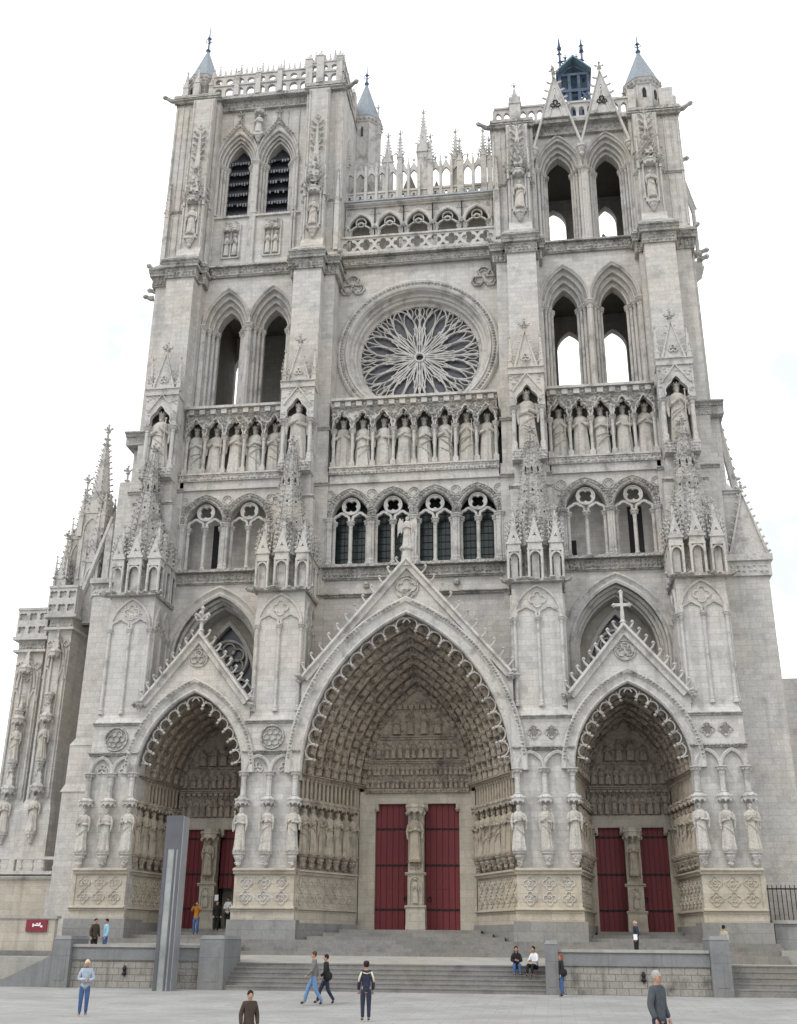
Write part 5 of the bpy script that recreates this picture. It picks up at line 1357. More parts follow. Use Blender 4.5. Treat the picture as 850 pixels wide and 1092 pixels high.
for i in range(4): mb.box(-7.1 - (0 if i < 9 else 0), 16.4, -7.6 + i * .4, 2, .9 if i == 0 else 1.0 + i * .16, 1.12 + (i + 1) * .16)
stru(mb.build('upper_steps', 'step'))
mb = MB(); mb.box(-16.6, 16.6, -6.0, 3, 1.5, 1.765); mb.box(-4.6, 4.6, -4.7, 2.5, 1.7, 1.93); mb.box(-4.0, 4.0, -3.9, 2.5, 1.9, 2.09); mb.box(-3.4, 3.4, -3.0, 2.5, 2.0, 2.25)
for s in (-1, 1):
    mb.box(s * 10.9 - 2.7, s * 10.9 + 2.7, -4.4, 2.5, 1.7, 1.93); mb.box(s * 10.9 - 2.3, s * 10.9 + 2.3, -2.6, 2.5, 1.9, 2.09); mb.box(s * 10.9 - 2.0, s * 10.9 + 2.0, -1.4, 3.2, 2.0, 2.25)
stru(mb.build('portal_steps', 'step'))
# terrace floors behind the parapets
mb = MB(); mb.box(-22, -7.9, -11.9, -5.9, -.3, 1.0); mb.box(-22, -16.5, -5.9, 4, .5, 1.6); mb.box(-18, -7.0, -7.6, -5.9, 1.0, 1.56)
mb.box(7.0, 12.8, -11.9, -7.5, -.3, 1.1); mb.box(16.2, 32, -7.4, 4, 0, 1.5)
stru(mb.build('terrace', 'landing'))

# terrace walls with parapets, pillars
def thing(name, label, cat, loc, group=None): return tag(empty(name, loc), label, cat, group)
def wall_seg(name, x0, x1, y, label, ztop=1.48, zmid=.92):
    t = thing(name, label, 'wall', ((x0 + x1) / 2, y, -.12))
    off = ((x0 + x1) / 2, y, -.12)
    def L(mb, nm, mat):
        mb.v = [(a - off[0], b - off[1], c - off[2]) for a, b, c in mb.v]; return mb.build(nm, mat, t)
    mb = MB(); mb.box(x0, x1, y, y + .5, -.5, zmid); L(mb, 'stone_base', 'rough')
    mb = MB(); mb.box(x0, x1, y - .06, y + .35, zmid, ztop - .08); L(mb, 'parapet', 'coping')
    mb = MB(); mb.box(x0, x1, y - .12, y + .42, ztop - .08, ztop + .03); L(mb, 'coping', 'landing')
    mb = MB(); xm = x0 + (x1 - x0) * (.56 if x0 > 0 else .42); mb.lathe(xm, y - .08, [(.07, .35), (.1, .42), (.05, .5), (.09, .6), (.03, .72)], 6)
    for k in range(2): mb.tube([(xm, y - .02, .7), (xm, y - .02, .3)], .02, 4)
    L(mb, 'carved_spout', 'iron')
    return t
wall_seg('terrace_wall', -12.75, -7.3, -12.0, 'low rough stone terrace wall under a grey parapet on the left, behind the tall lamp column')
wall_seg('terrace_wall', 6.95, 12.65, -12.0, 'low rough stone terrace wall under a grey parapet on the right of the steps', 1.46, .9)
def pillar(x0, x1, y0, y1, z1, label, z0=-.4):
    cx, cy = (x0 + x1) / 2, (y0 + y1) / 2; a, b = (x1 - x0) / 2, (y1 - y0) / 2
    mb = MB(); h = z1 - z0
    mb.frust(-a, a, -b, b, 0, -a * .96, a * .96, -b, b, h - .14); mb.frust(-a, a, -b - .02, b + .02, h - .14, -a * .8, a * .8, -b * .9, b * .9, h)
    mb.box(-a * .6, a * .6, -b - .015, -b, h * .25, h * .8)
    o = mb.build('stair_pillar', 'coping', loc=(cx, cy, z0)); tag(o, label, 'pillar', 'grey pillars at the ends of the stair walls'); return o
pillar(-7.3, -6.25, -12.35, -9.9, 1.88, 'grey stone stair pillar at the left end of the wide steps')
pillar(6.45, 6.95, -12.3, -9.9, 1.8, 'slim grey stone stair pillar at the right end of the wide steps')
pillar(12.65, 13.4, -12.3, -10.2, 2.0, 'grey stone pillar at the far right end of the right terrace wall')
pillar(-13.5, -12.75, -12.3, -10.5, 1.82, 'grey stone pillar at the left end of the left terrace wall')
o = flight(13.42, 30, -12.0, -.05, 5, .2, .42, -9.5); stru(o.build('side_steps', 'step'))
mb = MB(); mb.box(13.42, 30, -10.0, -6.5, .2, .955); stru(mb.build('side_landing', 'landing'))
# sloping stair parapet far left
mb = MB(); mb.loft([[(x, -12.1, -.5), (x, -12.1, z), (x, -11.7, z), (x, -11.7, -.5)] for x, z in ((-20, .15), (-15.6, .15), (-13.5, 1.12))])
mb.v = [(a + 15, b + 12, c + .4) for a, b, c in mb.v]
t = tag(mb.build('stair_parapet', 'coping', loc=(-15, -12, -.4)), 'grey stone parapet sloping down to the left at the left edge of the terrace', 'parapet')
mb = MB()
for i in range(7): mb.box(-20, -13.5, -11.5 + i * .4, -8, -.2 + i * .2, .0 + i * .2)
stru(mb.build('side_steps', 'step'))
# low wall with red sign, small annexe with door and balustrade
t = thing('annexe', 'low stone annexe with a balustrade and small dark red door, left of the portals', 'annexe', (-19.5, -1, 1.2))
def LL(mb, nm, mat, t, off):
    mb.v = [(a - off[0], b - off[1], c - off[2]) for a, b, c in mb.v]; return mb.build(nm, mat, t)
of = (-19.5, -1, 1.2)
mb = MB(); mb.plate([(-30, .8), (-30, 4.85), (-16.9, 4.85), (-16.9, .8), (-18.55, .8), (-18.55, 3.95), (-19.15, 3.95), (-19.15, .8)], [], -1.0, 3); LL(mb, 'annexe_wall', 'cream', t, of)
mb = MB(); mb.box(-19.2, -18.5, -.7, -.6, .8, 4.0); LL(mb, 'door', 'door', t, of)
mb = MB(); mb.box(-30, -17.9, -1.25, 3, 4.85, 5.02); mb.box(-19.35, -19.12, -1.1, -1, 1.2, 4.0); mb.box(-19.35, -18.4, -1.12, -1, 3.95, 4.15)
moulding(mb, -30, -17.9, 4.6, -1.0, .2, .2); LL(mb, 'cornice', 'carve', t, of)
mb = MB(); mb.box(-30, -17.9, -1.1, -.85, 5.6, 5.75)
for i in range(19): mb.lathe(-29.7 + i * .62, -.98, [(.06, 5.02), (.12, 5.2), (.06, 5.4), (.1, 5.6)], 6); 
for x in (-18.4, -21.5, -24.6): mb.box(x - .14, x + .14, -1.12, -.84, 5.02, 5.6)
LL(mb, 'balustrade', 'carve', t, of)
t = thing('low_wall', 'pale low wall carrying a red sign at the far left edge', 'wall', (-18, -7.6, 1.2)); of = (-18, -7.6, 1.2)
mb = MB(); mb.box(-22, -15.6, -7.8, -7.5, 1.2, 2.55); LL(mb, 'wall', 'cream', t, of)
mb = MB(); mb.box(-22, -15.5, -7.88, -7.42, 2.55, 2.68); LL(mb, 'coping', 'landing', t, of)
M['signred'] = plain('sign_red', (.2, .02, .035), .5, 0, .08)
mb = MB(); mb.box(-.5, .5, -.03, .03, 0, .5)
sg = tag(mb.build('red_sign', 'signred', loc=(-16.45, -7.86, 2.0)), 'small red sign with white marks on the low wall at the far left', 'sign')
mb = MB(); mb.M = Matrix.Translation((0, -.035, 0))
for a, b, c, d in ((-.1, .18, .24, .3), (-.18, -.12, .2, .34), (.2, .3, .18, .26), (-.02, .1, .33, .36), (.14, .2, .3, .38)): mb.box(a, b, -.01, 0, c, d)
mb.build('sign_mark', 'white', sg)
# right: fence and low wall
t = thing('low_wall', 'grey low wall with a coping at the right edge beside the outer portal pier', 'wall', (18, -4, 1.4)); of = (18, -4, 1.4)
mb = MB(); mb.box(16.6, 30, -4.3, -3.9, 1.0, 2.6); LL(mb, 'wall', 'base', t, of)
mb = MB(); mb.box(16.5, 30, -4.4, -3.8, 2.6, 2.75); LL(mb, 'coping', 'landing', t, of)
t = thing('iron_fence', 'dark iron railing behind the low wall at the right edge', 'fence', (18, -3, 1.4)); of = (18, -3, 1.4)
mb = MB()
for i in range(40): mb.box(16.5 + i * .2, 16.53 + i * .2, -3.02, -2.98, 1.4, 4.3)
LL(mb, 'bars', 'iron', t, of)
mb = MB(); mb.box(16.4, 24.5, -3.03, -2.97, 4.1, 4.16); mb.box(16.4, 24.5, -3.03, -2.97, 1.9, 1.96); LL(mb, 'rail', 'iron', t, of)

# lamp column
M['steel'] = plain('dark_steel', (.115, .115, .13), .45, .5, .15, 1.)
M['steel_l'] = plain('pale_steel', (.36, .38, .40), .35, .5, .12, 1.)
M['pane'] = plain('milky_glass', (.27, .29, .28), .15, 0, .3, .8, .6)
t = thing('lamp_column', 'tall square steel and glass lamp column standing before the left portal', 'lamp column', (-8.42, -12.95, -.35))
w = .36; H = 6.8
mb = MB(); mb.box(-w, w, -w, w, H - 1.3, H); mb.build('lamp_head', 'steel', t)
mb = MB(); mb.box(w + .004, w + .02, -w, w, 0, H - .02); mb.build('side_plate', 'steel_l', t)
mb = MB()
for x in (-w, w - .14, -.02 + .08): mb.box(x, x + (.14 if x != .06 else .07), -w, -w + .12, 0, H - 1.3)
mb.box(-w, -w + .1, w - .1, w, 0, H - 1.3); mb.box(w - .1, w, w - .1, w, 0, H - 1.3)
mb.build('post_rail', 'steel', t)
mb = MB(); mb.box(-w + .14, .06, -w + .04, -w + .06, 0, H - 1.3); mb.box(.13, w - .14, -w + .04, -w + .06, 0, H - 1.3); mb.build('glass_panel', 'pane', t)
mb = MB(); mb.box(-w + .02, w, -w + .2, w - .02, 0, H - 1.3); mb.build('core', 'steel_l', t)

# ================================================================ STATUES
def robed(kind, seed):
    r_ = random.Random(seed); mb = MB(); n = 22; rings = []
    lean = r_.uniform(-.02, .02); ph = r_.uniform(0, 6); kf = r_.choice((7, 8, 9, 10)); tw1 = r_.uniform(-1.5, 3); tw2 = r_.uniform(-3, 5); fat = 1.12 if kind == 'king' else 1.0
    prof = [(0, .135), (.03, .14), (.12, .128), (.25, .12), (.38, .115), (.48, .112), (.56, .108), (.64, .115), (.72, .125), (.78, .118), (.82, .085), (.85, .045), (.87, .04)]
    for t, w in prof:
        fold = .24 * (1 - t / .85) if t < .8 else 0; ring_ = []
        for i in range(n):
            a = 2 * pi * i / n; k = 1 + fold * (.5 * sin(kf * a + ph + t * tw1) + .35 * sin(5 * a + ph * 2 - t * tw2))
            ring_.append((w * fat * cos(a) * k + lean * sin(t * 3), w * .72 * fat * sin(a) * k, t))
        rings.append(ring_)
    mb.loft(rings)
    sg = r_.choice((-1, 1))
    for z0_, z1_ in [(.5, .36), (.38, .2), (.56, .48)][:r_.choice((0, 1, 2, 3))]:
        z0_ += r_.uniform(-.05, .05); z1_ += r_.uniform(-.06, .06); sg = sg if r_.random() < .7 else -sg
        mb.tube([(sg * -.12 * fat, -.03, z0_ + .05), (sg * -.05, -.092 * fat, z0_), (sg * .05, -.095 * fat, (z0_ + z1_) / 2), (sg * .105 * fat, -.055, z1_)], [.006, .011, .01, .006], 5)
    hz = .925
    mb.ball((lean, -.008, hz), .046, .05, .066, 10, 7)
    mb.octa((lean, -.06, hz), .014, .8, 1, 1.4); mb.ball((lean, -.035, hz - .055), .028, .03, .035, 7, 4)     # nose, beard
    mb.ball((lean, .012, hz + .005), .056, .05, .066, 9, 5)                                                 # hair
    for s_ in (-1, 1):
        el = (s_ * (.148 + r_.uniform(-.01, .015)) * fat, -.02, .60 + r_.uniform(-.02, .02)); hd = (s_ * r_.uniform(.0, .06), -.115, r_.uniform(.60, .72))
        mb.tube([(s_ * .1 * fat, 0, .79), (s_ * .135 * fat, -.005, .72), el, ((el[0] + hd[0]) / 2, -.085, (el[2] + hd[2]) / 2), hd], [.036, .038, .036, .034, .02], 7)
        mb.tube([el, (el[0] * .95, -.04, el[2] - .16)], [.035, .012], 6); mb.ball(hd, .018, .018, .022, 6, 4)
    it = r_.choice(('book', 'staff', 'scroll'))
    if kind == 'king': it = r_.choice(('staff', 'none', 'staff'))
    if it == 'book': mb.box(-.02, .05, -.135, -.105, .62, .72)
    if it == 'scroll': mb.tube([(.05, -.12, .7), (.07, -.12, .5), (.05, -.11, .36)], [.012, .018, .012], 5)
    if it == 'staff': s_ = r_.choice((-1, 1)); mb.tube([(s_ * .1, -.1, .45), (s_ * .11, -.11, .84)], .009, 5); mb.octa((s_ * .11, -.11, .86), .024)
    if kind == 'king':
        mb.lathe(lean, 0, [(.054, .965), (.058, .985), (.063, .992), (.056, 1.0)], 10)
        for i in range(8):
            a = 2 * pi * i / 8; mb.octa((lean + .058 * cos(a), .058 * sin(a), 1.01), .014, 1, 1, 1.8)
    if kind == 'angel':
        for s_ in (-1, 1): mb.loft([[(s_ * .08, .07, .55), (s_ * .1, .09, .82), (s_ * .1, .05, .82), (s_ * .08, .04, .55)], [(s_ * .26, .1, .5), (s_ * .24, .11, 1.0), (s_ * .24, .09, 1.0), (s_ * .26, .08, .5)], [(s_ * .3, .1, .35), (s_ * .3, .11, .8), (s_ * .3, .09, .8), (s_ * .3, .08, .35)]])
    for s_ in (-1, 1): mb.ball((s_ * .045, -.11, .008), .022, .045, .016, 6, 3)
    mb.lathe(0, 0, [(.15, -.03), (.16, 0), (.14, .004)], 8, 1, .9)
    me = mb
    return me
BASE = {}
def statue_mesh(kind, v, h):
    key = (kind, v)
    if key not in BASE:
        k = 'king' if kind == 'king' else 'angel' if kind == 'angel' else 'saint'
        mb = robed(k, hash(key[0]) % 1 + v * 13 + len(kind)); M_ = 'tanstat' if kind == 'tan' else 'statue'
        o = mb.build('statue_proto', M_); me = o.data; bpy.data.objects.remove(o)
        m2 = me; BASE[key] = m2
    return BASE[key]
for i, (x, y, z, h, rot, kind, label, group) in enumerate(STAT):
    me = statue_mesh(kind, (i * 5 + i // 7) % 9 if kind != 'angel' else 0, h)
    nm = 'king_statue' if kind == 'king' else 'winged_statue' if kind == 'angel' else 'saint_statue'
    o = bpy.data.objects.new(nm, me); COL.objects.link(o); o.location = (x * S, y * S, z * S)
    o.rotation_euler = (0, 0, rot + random.uniform(-.12, .12)); o.scale = (h * random.uniform(.97, 1.05), h, h * random.uniform(.96, 1.0))
    me.name = nm; tag(o, label, 'statue', group)

# ================================================================ PEOPLE
def skin_eval(J, E_, R, sub=2):
    me = bpy.data.meshes.new('tmp'); ks = list(J); ix = {k: i for i, k in enumerate(ks)}
    me.from_pydata([J[k] for k in ks], [(ix[a], ix[b]) for a, b in E_], [])
    o = bpy.data.objects.new('tmp', me); COL.objects.link(o)
    md = o.modifiers.new('s', 'SKIN'); md.use_smooth_shade = True
    for i, k in enumerate(ks):
        r = R[k]; me.skin_vertices[0].data[i].radius = (r, r) if not isinstance(r, tuple) else r
        me.skin_vertices[0].data[i].use_root = (i == 0)
    s = o.modifiers.new('u', 'SUBSURF'); s.levels = sub; s.render_levels = sub
    dg = bpy.context.evaluated_depsgraph_get(); ev = o.evaluated_get(dg); m = ev.to_mesh()
    V = [tuple(v.co) for v in m.vertices]; F_ = [tuple(p.vertices) for p in m.polygons]
    ev.to_mesh_clear(); bpy.data.objects.remove(o); bpy.data.meshes.remove(me)
    return V, F_
def mbfrom(V, F_, off=None):
    mb = MB(); mb.v = [tuple(c / S for c in v) for v in V]; mb.f = list(F_); mb.m = [0] * len(F_); return mb
def addhand(mb, w, d, s, side):
    """palm, four unequal bent fingers and a thumb growing from wrist w in direction d"""
    w = Vector(w) / S; d = Vector(d).normalized(); s = s / S
    u = d.cross(Vector((0, 1, 0))); u = u.normalized() if u.length > .2 else d.cross(Vector((1, 0, 0))).normalized(); n = d.cross(u)
    p = w + d * s * .45; mb.ball(tuple(p), s * .22, s * .22, s * .45, 7, 5) if abs(d.z) > .6 else mb.ball(tuple(p), s * .32, s * .34, s * .25, 7, 5)
    for i, l in enumerate((.36, .44, .41, .3)):
        a = w + d * s * .8 + u * s * (i - 1.5) * .17
        mb.tube([tuple(a - d * s * .15), tuple(a + d * s * l * .5 + n * s * .03), tuple(a + d * s * l * .9 + n * s * .16)], [s * .085, s * .075, s * .055], 5)
    a = w + d * s * .25 + u * s * .22 * side
    mb.tube([tuple(a), tuple(a + (d + u * side * .9) * s * .22), tuple(a + (d * 1.2 + u * side * .6) * s * .42)], [s * .1, s * .085, s * .06], 5)
def pmat(n, c, r=.85): 
    if n not in M: M[n] = plain(n, c, r, 0, .18, 9., .2)
    return n
pmat('skin_tone', (.42, .25, .18), .6)
def person(px, Y, z, h, rot, label, top, legs, hair, pose='stand', group=None, hat=None, long=False, hairlong=False, bag=None, extra=None, bald=False, tilt=0, legspread=.0):
    k = h / 1.75
    J = dict(pel=(0, 0, .95), spi=(0, .0, 1.14), che=(0, .0, 1.33), nec=(0, .0, 1.47), hea=(0, -.02, 1.57), hed=(0, -.02, 1.645), sl=(-.16, 0, 1.42), sr=(.16, 0, 1.42),
             el=(-.23, .03, 1.14), er=(.23, .03, 1.14), wl=(-.23, -.07, .91), wr=(.23, -.07, .91), hl=(-.09, 0, .90), hr=(.09, 0, .90), kl=(-.1, -.02, .50), kr=(.1, -.02, .50),
             al=(-.1, .03, .10), ar=(.1, .03, .10), tl=(-.11, -.13, .045), tr=(.11, -.13, .045))
    if pose == 'walk':
        J.update(kl=(-.09, -.20, .52), al=(-.09, -.30, .10), tl=(-.09, -.45, .08), kr=(.09, .08, .50), ar=(.09, .32, .14), tr=(.09, .22, .045), el=(-.23, .12, 1.14), wl=(-.21, .14, .92), er=(.23, -.06, 1.14), wr=(.22, -.24, .98))
    if pose == 'photo':
        J.update(el=(-.27, -.12, 1.26), er=(.27, -.12, 1.26), wl=(-.10, -.27, 1.50), wr=(.10, -.27, 1.50), kl=(-.11, -.02, .5), kr=(.12, -.04, .5))
    if pose == 'fold':
        J.update(el=(-.25, -.02, 1.14), er=(.27, -.02, 1.15), wl=(.02, -.22, 1.14), wr=(.0, -.25, 1.08))
    if pose == 'sit':
        J.update(pel=(0, 0, .12), spi=(0, -.01, .32), che=(0, -.06, .52), nec=(0, -.09, .70), hea=(0, -.13, .79), hed=(0, -.14, .87), sl=(-.16, -.06, .60), sr=(.16, -.06, .60), el=(-.22, -.16, .38), er=(.22, -.16, .38),
                 wl=(-.08, -.36, .40), wr=(.08, -.36, .38), hl=(-.09, -.02, .10), hr=(.09, -.02, .10), kl=(-.12, -.42, .24), kr=(.12, -.42, .24), al=(-.13, -.50, -.16), ar=(.13, -.50, -.16), tl=(-.14, -.64, -.24), tr=(.14, -.64, -.24))
    J = {a: tuple(c * k for c in v) for a, v in J.items()}
    R = dict(pel=.125, spi=.11, che=.13, nec=.052, hea=.068, hed=.085, sl=.062, sr=.062, el=.043, er=.043, wl=.03, wr=.03, hl=.09, hr=.09, kl=.058, kr=.058, al=.04, ar=.04, tl=.034, tr=.034)
    R = {a: (v * k * 1.15, v * k * .8) if a in ('pel', 'spi', 'che') else (v * k, v * k) for a, v in R.items()}
    E_ = [('pel', 'spi'), ('spi', 'che'), ('che', 'nec'), ('nec', 'hea'), ('hea', 'hed'), ('che', 'sl'), ('sl', 'el'), ('el', 'wl'), ('che', 'sr'), ('sr', 'er'), ('er', 'wr'), ('pel', 'hl'), ('hl', 'kl'), ('kl', 'al'), ('al', 'tl'), ('pel', 'hr'), ('hr', 'kr'), ('kr', 'ar'), ('ar', 'tr')]
    V, F_ = skin_eval(J, E_, R); mb = mbfrom(V, F_)
    for side, wn, en in ((1, 'wl', 'el'), (-1, 'wr', 'er')):
        addhand(mb, J[wn], Vector(J[wn]) - Vector(J[en]), .125 * k, side)
    hx, hy, hz = (c / S for c in J['hed']); q = k / S
    mb.ball((hx, hy, hz - .015 * q), .078 * q, .092 * q, .115 * q, 10, 7)
    mb.octa((hx, hy - .098 * q, hz - .02 * q), .018 * q, .8, 1.1, 1.5)
    mb.box(hx - .024 * q, hx + .024 * q, hy - .093 * q, hy - .08 * q, hz - .068 * q, hz - .06 * q)
    for s_ in (-1, 1):
        mb.ball((hx + s_ * .08 * q, hy + .01 * q, hz - .015 * q), .012 * q, .02 * q, .03 * q, 6, 4)
    P0 = mb.build('person', 'skin_tone', None, loc=(px, Y, z), rot=rot, smooth=True)
    tag(P0, label, 'person', group)
    # eyes
    mb = MB()
    for s_ in (-1, 1): mb.ball((hx + s_ * .032 * q, hy - .084 * q, hz + .005 * q), .011 * q, .008 * q, .008 * q, 6, 4)
    mb.build('eyes', 'iron', P0)
    def grow(names, edges, extra_r, nm, mat, mod=None):
        JJ = {a: J[a] for a in names}
        if mod: JJ.update({a: tuple(c * k for c in v) for a, v in mod.items()})
        RR = {a: (tuple(c + extra_r * k for c in R[a]) if a in R else (.14 * k, .11 * k)) for a in JJ}
        for a, b in list(edges):
            pass
        V, F_ = skin_eval(JJ, edges, RR); return mbfrom(V, F_).build(nm, mat, P0, smooth=True)
    te = [('che', 'spi'), ('spi', 'pel'), ('che', 'sl'), ('sl', 'el'), ('el', 'wl'), ('che', 'sr'), ('sr', 'er'), ('er', 'wr')]
    names = ['che', 'spi', 'pel', 'sl', 'el', 'wl', 'sr', 'er', 'wr']
    mod = {'col': (0, J['nec'][1] / k + .01, J['nec'][2] / k + .03)}; R['col'] = (.052 * k, .048 * k); te.append(('che', 'col'))
    if long: mod['hem'] = (0, 0, .62); R['hem'] = (.16 * k, .11 * k); te.append(('pel', 'hem'))
    elif pose != 'sit': mod['hem'] = (0, 0, .84); R['hem'] = (.14 * k, .1 * k); te.append(('pel', 'hem'))
    grow(names, te, .024, 'jacket', top, mod)
    R['pel'] = (.075 * k, .065 * k); R['hl'] = R['hr'] = (.088 * k, .092 * k)
    grow(['pel', 'hl', 'kl', 'al', 'hr', 'kr', 'ar'], [('pel', 'hl'), ('hl', 'kl'), ('kl', 'al'), ('pel', 'hr'), ('hr', 'kr'), ('kr', 'ar')], .018, 'trousers', legs)
    for a, b in (('al', 'tl'), ('ar', 'tr')):
        V, F_ = skin_eval({a: J[a], b: J[b]}, [(a, b)], {a: (.05 * k, .05 * k), b: (.045 * k, .04 * k)}, 1)
        mbfrom(V, F_).build('shoe', pmat('black_shoe', (.03, .028, .027), .5), P0, smooth=True)
    mb = MB()
    if not bald:
        mb.ball((hx, hy + .02 * q, hz + .025 * q), .092 * q, .098 * q, .105 * q, 12, 8)
        if hairlong: mb.ball((hx, hy + .05 * q, hz - .09 * q), .1 * q, .07 * q, .15 * q, 10, 7)
    else:
        mb.ball((hx, hy + .035 * q, hz - .01 * q), .088 * q, .075 * q, .06 * q, 12, 6)
    # keep the face clear
    mb.build('hair', hair, P0, smooth=True)
    if hat:
        mb = MB(); mb.lathe(hx, hy, [(.1 * q, hz + .03 * q), (.103 * q, hz + .07 * q), (.08 * q, hz + .125 * q), (.02 * q, hz + .145 * q)], 12); mb.box(hx - .07 * q, hx + .07 * q, hy - .17 * q, hy - .06 * q, hz + .035 * q, hz + .05 * q); mb.build('cap', hat, P0, smooth=True)
    if bag:
        mb = MB(); mb.ball((.24 * q, .06 * q, 1.0 * q), .07 * q, .16 * q, .17 * q, 8, 6); mb.tube([(.22 * q, .05 * q, 1.1 * q), (.12 * q, -.06 * q, 1.36 * q), (-.02 * q, -.12 * q, 1.45 * q)], .015 * q, 5); b_ = mb.build('shoulder_bag', bag, None, loc=(px, Y, z), rot=rot, smooth=True)
        tag(b_, 'dark shoulder bag carried by ' + extra, 'bag')
    return P0, q
hair_d, hair_b, hair_g, hair_bl, hair_r = pmat('hair_dark', (.018, .014, .012)), pmat('hair_brown', (.09, .045, .025)), pmat('hair_grey', (.30, .29, .28)), pmat('hair_blond', (.55, .45, .30)), pmat('hair_auburn', (.22, .075, .04))
jeans = pmat('blue_denim', (.055, .10, .22)); jeansl = pmat('faded_denim', (.13, .22, .38)); blk = pmat('black_cloth', (.02, .02, .022)); navy = pmat('navy_cloth', (.03, .035, .06)); drk = pmat('dark_brown_cloth', (.06, .045, .035))
gry = pmat('grey_cloth', (.16, .155, .15)); pale = pmat('pale_grey_cloth', (.32, .38, .44)); sky_ = pmat('light_blue_cloth', (.28, .48, .62)); org = pmat('ochre_cloth', (.36, .16, .03)); wht = pmat('white_cloth', (.68, .68, .68)); bei = pmat('beige_cloth', (.36, .33, .26))
HM = 1.0
person(-6.60, -25.0, -.37, 1.62, .35, 'woman with short pale hair and light grey jacket on the plaza at the left', pale, jeans, hair_bl, 'fold')
person(-13.25, -8.8, 1.0, 1.70, .9, 'person in a dark brown jacket talking behind the left parapet, left of the pair', drk, blk, hair_d, 'stand')
person(-12.82, -8.6, 1.0, 1.70, -.9, 'person in a light blue jacket talking behind the left parapet, right of the pair', sky_, jeans, hair_d, 'stand')
person(-10.44, -3.3, 1.93, 1.68, 0, 'man in an ochre jacket raising a camera before the left portal', org, jeans, hair_b, 'photo')
mb = MB(); mb.box(-.06, .06, -.04, .04, -.04, .04); mb.lathe(0, 0, [(.03, -.03), (.03, .03)], 8); o = mb.build('camera', 'iron', loc=(-10.44, -3.3 - .33, 1.93 + 1.37)); tag(o, 'small camera held up by the man in the ochre jacket', 'camera')
person(-9.75, -2.2, 2.09, 1.60, .6, 'person in black standing beside the open door of the left portal', blk, blk, hair_d, 'stand')
person(-9.72, -.4, 2.25, 1.68, 0, 'woman in a white top standing in the dark doorway of the left portal', wht, blk, hair_d, 'fold')
person(-1.25, -18.6, -.32, 1.84, -1.35, 'tall man in a grey jacket and blue jeans walking left across the plaza', gry, jeansl, hair_b, 'walk')
person(-.95, -18.0, -.31, 1.72, -1.25, 'dark clad companion walking just behind the man in blue jeans', blk, navy, hair_d, 'walk', bag=blk, extra='the dark clad walker on the plaza')
Pn, q = person(1.6, -25.0, -.37, 1.66, pi + .25, 'man in a cap and navy jacket with pale sleeves seen from behind', navy, navy, hair_d, 'stand', hat=pmat('dark_plum_cloth', (.05, .02, .03)))
mb = MB()
for sx in (-1, 1): mb.tube([(sx * .155 * q, .075 * q, 1.46 * q), (sx * .215 * q, .07 * q, 1.3 * q), (sx * .255 * q, .08 * q, 1.15 * q)], [.03 * q, .035 * q, .03 * q], 6)
mb.tube([(-.12 * q, .12 * q, 1.43 * q), (0, .13 * q, 1.40 * q), (.12 * q, .12 * q, 1.43 * q)], .016 * q, 5); mb.build('jacket_stripe', pmat('cream_cloth', (.62, .56, .40)), Pn, smooth=True)
person(5.3, -10.75, .70, 1.72, .1, 'person in black sitting on the wide steps, left of the seated two', blk, jeans, hair_d, 'sit', hairlong=True)
person(6.05, -10.95, .70, 1.72, -.55, 'person in a white top sitting on the wide steps against the slim pillar', wht, blk, hair_d, 'sit')
person(7.05, -13.2, -.16, 1.62, -1.4, 'woman with auburn hair in a long black coat beside the slim pillar', blk, jeans, hair_r, 'stand', long=True, bag=blk, extra='the auburn haired woman', hairlong=True)
person(8.62, -36.0, -.39, 1.75, .9, 'grey haired man in a dark and white jacket, cut off at the bottom right', pmat('slate_cloth', (.07, .08, .09)), navy, hair_g, 'stand')
person(10.25, -7.9, 1.1, 1.68, -1.3, 'bald elderly man in a dark suit holding papers behind the right parapet', navy, blk, pmat('hair_white', (.6, .58, .55)), 'stand', bald=True)
mb = MB(); mb.box(-.08, .08, -.01, .01, -.12, .1); o = mb.build('paper_sheet', 'white', loc=(10.2, -8.22, 1.12 + .86)); tag(o, 'white paper held by the elderly man in the dark suit', 'paper')
person(13.62, -9.6, .955, 1.62, pi - .9, 'person in a beige jacket and dark trousers beyond the far right pillar', bei, blk, hair_d, 'stand')
person(1.25, -36, -.39, 1.29, .5, 'dark haired child passing in the foreground at the bottom edge', drk, blk, hair_d, 'stand')

# ================================================================ SKY, SUN, CAMERA
w = bpy.data.worlds.new('World'); scene.world = w; w.use_nodes = True; nt = w.node_tree
bg = nt.nodes['Background']
sk = nt.nodes.new('ShaderNodeTexSky'); sk.sky_type = 'NISHITA'; sk.sun_disc = False
SUN_EL, SUN_AZ = radians(50), radians(222)
sk.sun_elevation = SUN_EL; sk.sun_rotation = SUN_AZ
tc = nt.nodes.new('ShaderNodeTexCoord'); n1 = nt.nodes.new('ShaderNodeTexNoise'); n1.inputs['Scale'].default_value = 2.2; n1.inputs['Detail'].default_value = 5
nt.links.new(tc.outputs['Generated'], n1.inputs['Vector'])
rp = nt.nodes.new('ShaderNodeValToRGB'); rp.color_ramp.elements[0].position = .28; rp.color_ramp.elements[0].color = (.8, .8, .8, 1); rp.color_ramp.elements[1].position = .42; rp.color_ramp.elements[1].color = (1, 1, 1, 1)
nt.links.new(n1.outputs['Fac'], rp.inputs[0])
mx = nt.nodes.new('ShaderNodeMix'); mx.data_type = 'RGBA'
nt.links.new(rp.outputs[0], mx.inputs[0]); nt.links.new(sk.outputs[0], mx.inputs[6]); n2 = nt.nodes.new('ShaderNodeTexNoise'); n2.inputs['Scale'].default_value = 3.1; n2.inputs['Detail'].default_value = 6; n2.inputs['Roughness'].default_value = .6
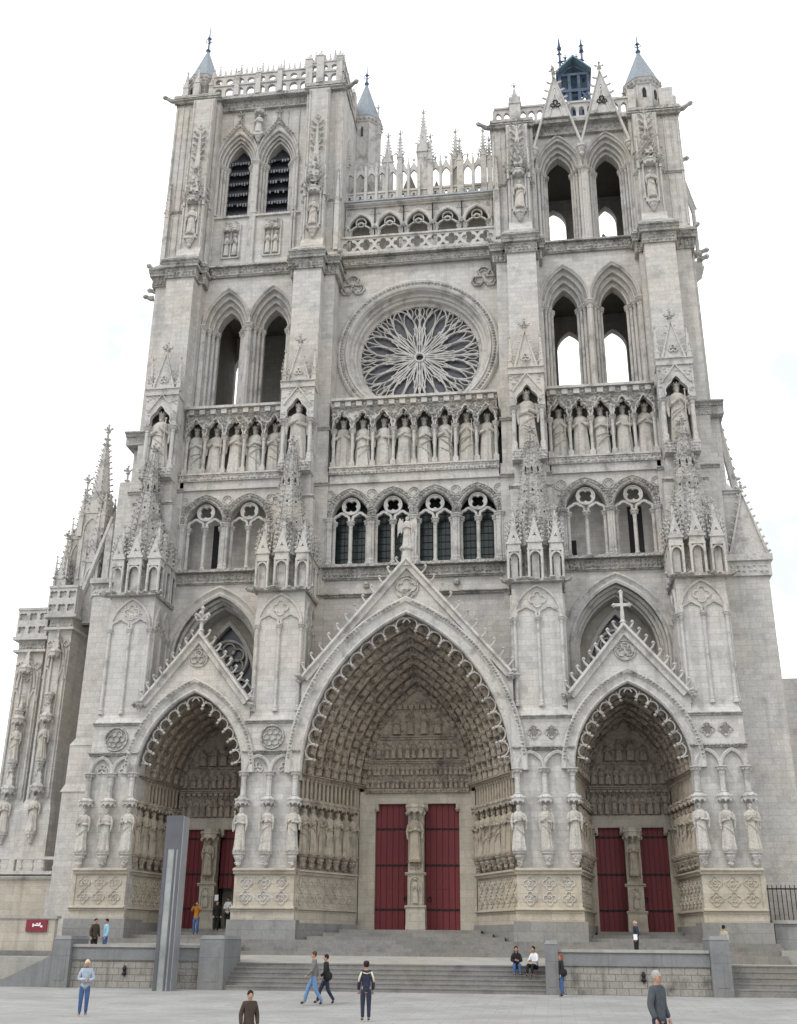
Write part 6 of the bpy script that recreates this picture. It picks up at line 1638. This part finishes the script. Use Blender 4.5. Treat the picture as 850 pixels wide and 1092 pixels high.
nt.links.new(tc.outputs['Generated'], n2.inputs['Vector'])
r2_ = nt.nodes.new('ShaderNodeValToRGB'); r2_.color_ramp.elements[0].position = .40; r2_.color_ramp.elements[0].color = (8.0, 8.4, 8.75, 1); r2_.color_ramp.elements[1].position = .53; r2_.color_ramp.elements[1].color = (15.0, 15.2, 15.5, 1)
nt.links.new(n2.outputs['Fac'], r2_.inputs[0]); nt.links.new(r2_.outputs[0], mx.inputs[7])
nt.links.new(mx.outputs[2], bg.inputs['Color']); bg.inputs['Strength'].default_value = .1
sun = bpy.data.lights.new('sun', 'SUN'); sun.energy = 1.1; sun.angle = radians(14); sun.color = (1, .975, .94)
so = bpy.data.objects.new('sun', sun); COL.objects.link(so)
az = SUN_AZ; dirv = Vector((sin(az) * cos(SUN_EL), cos(az) * cos(SUN_EL), sin(SUN_EL)))
so.rotation_euler = dirv.to_track_quat('Z', 'Y').to_euler(); so.location = (0, -60, 80)
cam = bpy.data.cameras.new('camera'); co = bpy.data.objects.new('camera', cam); COL.objects.link(co); scene.camera = co
cam.sensor_fit = 'VERTICAL'; cam.sensor_height = 36; cam.lens = 36 * 1134. / 1092.; cam.clip_end = 3000; cam.clip_start = .2
yaw, pit, roll = radians(-7.99), radians(22.13), radians(.53)
fw = Vector((sin(yaw) * cos(pit), cos(yaw) * cos(pit), sin(pit))); rt = Vector((cos(yaw), -sin(yaw), 0)); up = rt.cross(fw)
r2 = rt * cos(roll) + up * sin(roll); u2 = -rt * sin(roll) + up * cos(roll); bk = -fw
co.matrix_world = Matrix(((r2.x, u2.x, bk.x, 6.88 * S), (r2.y, u2.y, bk.y, -57 * S), (r2.z, u2.z, bk.z, 1.6 * S), (0, 0, 0, 1)))
scene.render.resolution_x = 797; scene.render.resolution_y = 1024
scene.view_settings.view_transform = 'Standard'; scene.view_settings.look = 'None'; scene.view_settings.exposure = .24; scene.view_settings.gamma = 1
scene.render.engine = 'CYCLES'
print('tris approx', sum(len(m.polygons) for m in bpy.data.meshes), 'objects', len(bpy.data.objects))
